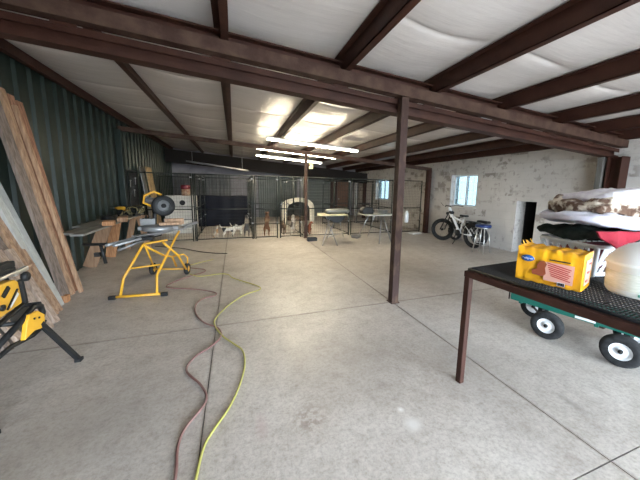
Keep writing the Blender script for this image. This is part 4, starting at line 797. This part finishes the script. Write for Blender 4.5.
for uu, xe in ((0, 0.0), (1, Lb)):
    ring = [shell(uu, j / 48) for j in range(48)]; a.add(ring + [V((xe, Wb / 2, Hb / 2))], [(j, (j + 1) % 48, 48) for j in range(48)])
pk = part('wrapper', a, mat('glossy_yellow_film', (.86, .42, .015), .22, 0, (.80, .36, .02), 9, bump=.25, bscale=30), t)
def facing(name, mb, m, lb=None): return part(name, mb, m, t, lb)
def flat(u0, u1, z0, z1, off, side=True, rot=0):
    c_ = V(((u0 + u1) / 2, -off if side else 0, (z0 + z1) / 2)); mb = MB(); mb.cbox(c_, (u1 - u0, .003, z1 - z0), Matrix.Rotation(rot, 3, 'Y')); return mb
facing('label_panel', flat(.155, .295, .035, .150, .007), mat('pink_panel', (.72, .38, .30), .3), 'pink printed panel')
a = MB(); a.lathe([(0, 0), (.034, 0), (.034, .003), (0, .003)], (0, 0, 0), (0, -1, 0), 28)
for v_ in a.v: v_.x = v_.x * 1.05 + .062; v_.z = v_.z * .60 + .155; v_.y -= .008
facing('brand_oval', a, mat('logo_blue', (.01, .09, .36), .3), 'blue oval logo')
def text(s, size, loc, m, name, par, rx=math.pi / 2, rz_=0, ry=0):
    cu = bpy.data.curves.new(name, 'FONT'); cu.body = s; cu.size = size; cu.extrude = .0008; cu.align_x = 'CENTER'; cu.align_y = 'CENTER'
    o = bpy.data.objects.new(name, cu); COL.objects.link(o); me = bpy.data.meshes.new_from_object(o.evaluated_get(bpy.context.evaluated_depsgraph_get())); bpy.data.objects.remove(o)
    me.materials.clear(); me.materials.append(m); o = bpy.data.objects.new(name, me); COL.objects.link(o); o.parent = par; o.location = loc; o.rotation_euler = (rx, ry, rz_); return o
text('Pedigree', .0165, (.062, -.0135, .155), M['white'], 'logo_text', t)
a = MB()
for k_ in range(7): a.add(flat(.165 + .004 * k_, .285 - .006 * (k_ % 3), .132 - k_ * .012, .137 - k_ * .012, .0095, rot=.18).v, [(0, 3, 2, 1), (4, 5, 6, 7), (0, 1, 5, 4), (1, 2, 6, 5), (2, 3, 7, 6), (3, 0, 4, 7)])
facing('print_lines', a, mat('print_red', (.45, .03, .03), .35), 'slanted dark red print')
a = MB(); a.add(flat(.175, .275, .163, .170, .010).v, [(0, 3, 2, 1), (4, 5, 6, 7), (0, 1, 5, 4), (1, 2, 6, 5), (2, 3, 7, 6), (3, 0, 4, 7)]); facing('print_line', a, 'black')
facing('barcode_patch', flat(.225, .262, .018, .040, .0095), 'white', 'white barcode label')
a = MB()
for k_ in range(9): q = flat(.229 + k_ * .0035, .2305 + k_ * .0035 + (.001 if k_ % 3 else 0), .021, .037, .0115); a.add(q.v, q.f)
facing('barcode_bars', a, 'black')
a = MB()   # dog portrait printed: brown head and body silhouette
a.prism([(.095, .06), (.15, .055), (.165, .075), (.158, .11), (.165, .135), (.150, .155), (.128, .15), (.115, .125), (.118, .10), (.09, .085)], (0, -.0075, 0), (1, 0, 0), (0, 0, 1), (0, -.003, 0)); facing('printed_dog', a, mat('print_brown', (.28, .07, .03), .35), 'brown printed dog picture')
a = MB(); q = MB(); q.cbox((Lb + .003, Wb * .5, .11), (.003, .12, .15)); facing('end_panel', q, mat('pink_panel_end', (.74, .46, .36), .3), 'pink printed end')
a = MB()
for k_ in range(3): a.cbox((Lb + .006, Wb * (.4 + .1 * k_), .06 + .05 * k_), (.003, .04, .012))
facing('end_print', a, mat('print_red2', (.40, .03, .03), .35))
a = MB()   # torn film at the left end
for k_ in range(9):
    y_ = Wb * k_ / 8; hh = .035 + .035 * random.random(); x_ = .0; z_ = Hb * (1.0 if k_ not in (0, 8) else .8)
    b0 = V((x_ + .03, y_, z_ - .035)); a.add([b0, b0 + V((0, .03, 0)), b0 + V((-.035, .035, hh)), b0 + V((-.03, .0, hh * 1.2)), b0 + V((.002, 0, 0.002)), b0 + V((.002, .03, .002)), b0 + V((-.033, .035, hh)), b0 + V((-.028, 0, hh * 1.2))], [(0, 1, 2, 3), (4, 7, 6, 5), (0, 4, 5, 1), (1, 5, 6, 2), (2, 6, 7, 3), (3, 7, 4, 0)])
facing('torn_film', a, mat('crumpled_film', (.85, .5, .08), .2))
# ---------------------------------------------------------------- plastic tub
t = thing('plastic_tub', 'white plastic tub with a paper label at the edge of the wire table', 'tub', (2.20, .845, T))
a = MB(); a.lathe([(0, 0), (.138, 0), (.146, .01), (.150, .02), (.156, .165), (.163, .17), (.163, .185), (.156, .19), (0, .19)], (0, 0, 0), n=40); part('body', a, mat('cream_tub', (.80, .84, .82), .35), t)
a = MB(); a.lathe([(.149, .0), (.1535, .0)], (0, 0, .03), n=40); a = MB(); a.lathe([(.1512, .035), (.1558, .135)], (0, 0, 0), n=40); part('paper_label', a, mat('label_paper', (.76, .79, .72), .6, 0, (.62, .66, .58), 30, stretch=(1, 1, 6)), t, 'cream printed label')
a = MB()
for k_ in range(16): 
    th = math.radians(200 + k_ * 2.2); a.cbox((.1535 * math.cos(th), .1535 * math.sin(th), .024), (.003, .005, .014), rotz(th))
part('green_print', a, mat('teal_print', (.05, .28, .2), .4), t, 'teal lettering band')
a = MB(); a.lathe([(.158, .188), (.148, .21), (.12, .25), (.08, .285), (.04, .30), (0, .303)], (0, 0, 0), n=40); part('lid', a, mat('cloudy_lid', (.74, .76, .76), .4), t, 'white domed lid')
# ---------------------------------------------------------------- laundry basket
bw, bl, bh = .50, .32, .22; brz = math.radians(-14)
bo = V((2.335, 1.145, T))
t = thing('laundry_basket', 'white plastic laundry basket with round and slanted holes on the wire table', 'basket', bo, brz)
def wallpanel(mb, pA, pB, h, holes, fl):
    # perforated wall: grid of cells, cells whose centre falls in a hole are skipped; outward flare fl
    pA, pB = V(pA), V(pB); n_ = 44; m_ = 20; d_ = pB - pA; out = V((d_.y, -d_.x, 0)).normalized()
    vs = [];
    for t_ in (0, .004):
        for j in range(m_ + 1):
            for i in range(n_ + 1): vs.append(pA + d_ * (i / n_) + out * (fl * j / m_ - t_) + V((0, 0, h * j / m_)))
    st = n_ + 1; off = st * (m_ + 1); keep = set()
    for j in range(m_):
        for i in range(n_):
            if not holes((i + .5) / n_, (j + .5) / m_): keep.add((i, j))
    fs = []
    for (i, j) in keep:
        a0 = j * st + i; q = (a0, a0 + 1, a0 + 1 + st, a0 + st); fs.append(q); fs.append(tuple(k_ + off for k_ in q[::-1]))
        for (di, dj, e) in ((0, -1, (0, 1)), (1, 0, (1, 2)), (0, 1, (2, 3)), (-1, 0, (3, 0))):
            if (i + di, j + dj) not in keep: u_, v_ = q[e[0]], q[e[1]]; fs.append((v_, u_, u_ + off, v_ + off))
    mb.add(vs, fs)
def round_holes(u, v):
    if v > .45:
        k_ = (u * 5) % 1 - .5; return (k_ / .36) ** 2 + ((v - .66) / .22) ** 2 < 1
    k_ = (u * 6) % 1 - .5; return .05 < u < .95 and (k_ / .33) ** 2 + ((v - .24) / .13) ** 2 < 1
def slots(u, v):
    w_ = u - (v - .5) * .10; k_ = (w_ * 8) % 1
    return .07 < w_ < .93 and .30 < k_ < .78 and (.14 < v < .42 or .50 < v < .86)
a = MB(); fl = .06
wallpanel(a, (0, bl, 0), (0, 0, 0), bh, round_holes, fl); wallpanel(a, (0, 0, 0), (bw, 0, 0), bh, slots, fl); wallpanel(a, (bw, 0, 0), (bw, bl, 0), bh, round_holes, fl); wallpanel(a, (bw, bl, 0), (0, bl, 0), bh, slots, fl)
a.box(0, bw, 0, bl, 0, .006)
for cx, cy, sx_, sy_ in ((0, 0, -1, -1), (bw, 0, 1, -1), (bw, bl, 1, 1), (0, bl, -1, 1)):
    a.tube([(cx, cy, 0), (cx + sx_ * fl, cy + sy_ * fl, bh)], .016, 8)
part('body', a, 'white', t)
a = MB(); q = fl + .012; rim = [(-q, -q + .03), (-q + .03, -q), (bw + q - .03, -q), (bw + q, -q + .03), (bw + q, bl + q - .03), (bw + q - .03, bl + q), (-q + .03, bl + q), (-q, bl + q - .03)]; a.tube([(x, y, bh) for x, y in rim], .013, 8, True); part('rim', a, 'white', t)
# laundry: layered cloths
bc = bo + rotz(brz) @ V((bw / 2, bl / 2, 0))
def cloth(name, c, sx_, sy_, sz, m, label, seed, amp=.03, droop=.0, rz_=0.0, fr=5.0, droops=None):
    c = V(c); mb = MB()
    def fn(u, v):
        th = 2 * math.pi * u; ph = math.pi * (v - .5)
        cu, su, cv, sv = math.cos(th), math.sin(th), math.cos(ph), math.sin(ph)
        e = lambda q, p: math.copysign(abs(q) ** p, q)
        p = V((e(cu, .55) * e(cv, .45) * sx_, e(su, .55) * e(cv, .45) * sy_, e(sv, .7) * sz))
        nz = noise.noise(V((p.x * fr + seed, p.y * fr, p.z * fr * 2))); n2 = noise.noise(V((p.x * fr * 3 + seed, p.y * fr * 3, p.z * fr * 5)))
        p += V((e(cu, 1) * .5, e(su, 1) * .5, sv)) * (amp * nz + amp * .5 * n2)
        rr_ = max(abs(p.x) / sx_, abs(p.y) / sy_); p.z -= droop * max(0, rr_ - .75) ** 1.2 * 3
        if droops: p.z -= droops(p)
        return c + rotz(rz_) @ p
    mb.grid(fn, 72, 36); return solo(name, mb, m, label, 'laundry', 'laundry piled on the basket')
m_red = mat('crimson_fleece', (.24, .010, .022), .95, 0, (.32, .016, .035), 10, bump=.3); m_dark = mat('dark_green_cloth', (.006, .011, .009), .95, 0, (.03, .035, .03), 14, bump=.4, spec=.1)
m_lil = mat('lilac_white_cotton', (.62, .62, .74), .9, 0, (.74, .75, .80), 9, bump=.3); m_quilt = mat('white_quilt', (.68, .66, .68), .9, 0, (.52, .47, .56), 22, .45, .7, bump=.5, bscale=30)
m_pat = mat('camouflage_fleece', (.60, .53, .43), .95, 0, (.10, .055, .035), 16, .42, .56, bump=.9, bscale=30, detail=3)
m_wine = mat('wine_cloth', (.20, .03, .05), .9, 0, (.3, .06, .08), 12, bump=.3)
cloth('folded_clothes', bc + V((0, 0, .115)), .25, .185, .08, m_wine, 'wine-red clothes seen through the holes of the laundry basket', 3, .012, rz_=brz)
cloth('dark_cloth', bc + V((.01, .06, .286)), .35, .27, .034, m_dark, 'dark green cloth drooping over the left rim of the basket', 11, .035, .03, brz, 7)
rb = cloth('red_blanket', bc + V((.33, -.14, .302)), .34, .31, .026, m_red, 'crimson fleece blanket drooping over the right side of the basket', 21, .02, .0, brz, droops=lambda p: max(0, -p.y - .10) * .8 * (1 - min(1, max(0, p.x - .0) * 2)))
dr = MB(); dr.grid(lambda u, v: (lambda x: V((x, -.118 - .02 * v + .008 * math.sin(x * 40), .335 - .02 * abs(x) - v * (.015 + .105 * max(0, 1 - abs(x - .0) / .17)))))(-.14 + .56 * u), 36, 8, (0, .012, 0))
Bm = Matrix.Translation(bo) @ rotz(brz).to_4x4(); drw = MB(); drw.add([Bm @ q_ - rb.location for q_ in dr.v], dr.f, True)
dro = bpy.data.objects.new('drape', mkmesh('drape', drw, m_red)); COL.objects.link(dro); dro.parent = rb
cloth('lilac_blanket', bc + V((.12, .02, .372)), .48, .29, .050, m_lil, 'pale lilac white blanket in the middle of the laundry pile', 31, .035, .0, brz, 6, droops=lambda p: (p.x + .2) * .11)
cloth('patterned_fleece', bc + V((.17, .03, .462)), .44, .27, .066, m_pat, 'shaggy brown and cream patterned fleece near the top of the pile', 41, .055, .02, brz, 9, droops=lambda p: p.x * .04)
cloth('white_quilt', bc + V((.15, .04, .555)), .34, .26, .050, m_quilt, 'white printed quilt folded on top of the laundry pile', 51, .03, .03, brz, 7, droops=lambda p: -p.x * .05)
# ---------------------------------------------------------------- garden cart
ca = math.atan2(-.52, .14)
t = thing('garden_cart', 'green steel mesh garden cart with white-hubbed wheels under the table', 'cart', (3.01, 1.78, 0), ca)
# local x runs towards the camera along the near side, local y away to the right
def cwheel(x, y):
    a = MB(); s_ = .145; a.lathe([(.075, -.035), (.115, -.045), (.138, -.03), (.145, 0), (.138, .03), (.115, .045), (.075, .035)], (x, y, s_), (0, 1, 0), 32); w_ = part('wheel', a, 'rubber', t)
    a = MB(); a.lathe([(0, -.02), (.035, -.024), (.035, -.012), (.062, -.016), (.072, -.034), (.078, -.034), (.078, .034), (.072, .034), (.06, .01), (0, .01)], (x, y, s_), (0, 1, 0), 28); part('hub', a, 'white', w_, 'white steel hub')
    a = MB(); a.lathe([(0, -.045), (.016, -.045), (.018, -.02), (0, -.02)], (x, y, s_), (0, 1, 0), 12); part('axle_cap', a, 'black', w_)
for x, y in ((0, 0), (.54, 0), (-.27, .45), (.54, .50)): cwheel(x, y)
a = MB()
a.tube([(0, .03, .145), (-.27, .42, .145)], .012, 8); a.box(-.15, -.11, .19, .27, .14, .27); part('front_axle', a, 'black', t)
a = MB(); a.tube([(.54, .03, .145), (.54, .47, .145)], .012, 8); a.box(.52, .56, .14, .38, .14, .27)
part('rear_axle', a, 'black', t)
X0, X1, Y0, Y1, Zd = -.38, .92, .05, .48, .285
a = MB()
for (x0_, x1_, y0_, y1_) in ((X0, X1, Y0, Y0 + .012), (X0, X1, Y1 - .012, Y1), (X0, X0 + .012, Y0, Y1), (X1 - .012, X1, Y0, Y1)): a.box(x0_, x1_, y0_, y1_, Zd, Zd + .09)
for x_ in (X0 + .1, .35, X1 - .1): a.box(x_ - .015, x_ + .015, Y0, Y1, Zd - .02, Zd)
part('deck_rail', a, 'cartgreen', t, bevel=.003)
a = MB()
for i in range(23): x_ = X0 + .012 + (X1 - X0 - .024) * i / 22; a.tube([(x_, Y0 + .01, Zd + .006), (x_, Y1 - .01, Zd + .006)], .0025, 4)
for i in range(11): y_ = Y0 + .012 + (Y1 - Y0 - .024) * i / 10; a.tube([(X0 + .01, y_, Zd + .01), (X1 - .01, y_, Zd + .01)], .0025, 4)
part('deck_mesh', a, 'cartgreen', t)
a = MB(); a.cbox((.27, Y0 - .002, Zd + .022), (.15, .003, .022)); part('maker_decal', a, 'white', t, 'small white decal')
a = MB(); a.tube([(X0 - .02, Y0 + .02, Zd - .01), (X0 - .02, Y0 + .02, Zd + .13)], .008, 6); a.tube([(X0 - .02, Y0 + .02, Zd + .12), (X0 - .02, Y1 - .02, Zd + .12)], .007, 6); a.tube([(X0 - .02, Y1 - .02, Zd - .01), (X0 - .02, Y1 - .02, Zd + .13)], .008, 6); part('end_hoop', a, 'black', t)
a = MB(); a.grid(lambda u, v: V((X0 + .05 + .5 * u, Y0 + .06 + .36 * v, Zd + .02 + .035 * (noise.noise(V((u * 5, v * 4, 2))) + .6) * math.sin(math.pi * u) ** .3 * math.sin(math.pi * v) ** .3)), 30, 20, (0, 0, -.006))
inv = None
me_o = MB(); mtx = Matrix.Translation((3.01, 1.78, 0)) @ rotz(ca).to_4x4(); me_o.add([mtx @ q_ for q_ in a.v], a.f, True)
solo('crumpled_bag', me_o, mat('grey_cloth', (.30, .29, .28), .8, 0, (.2, .2, .2), 10, bump=.3), 'crumpled grey bag lying in the green cart', 'bag')
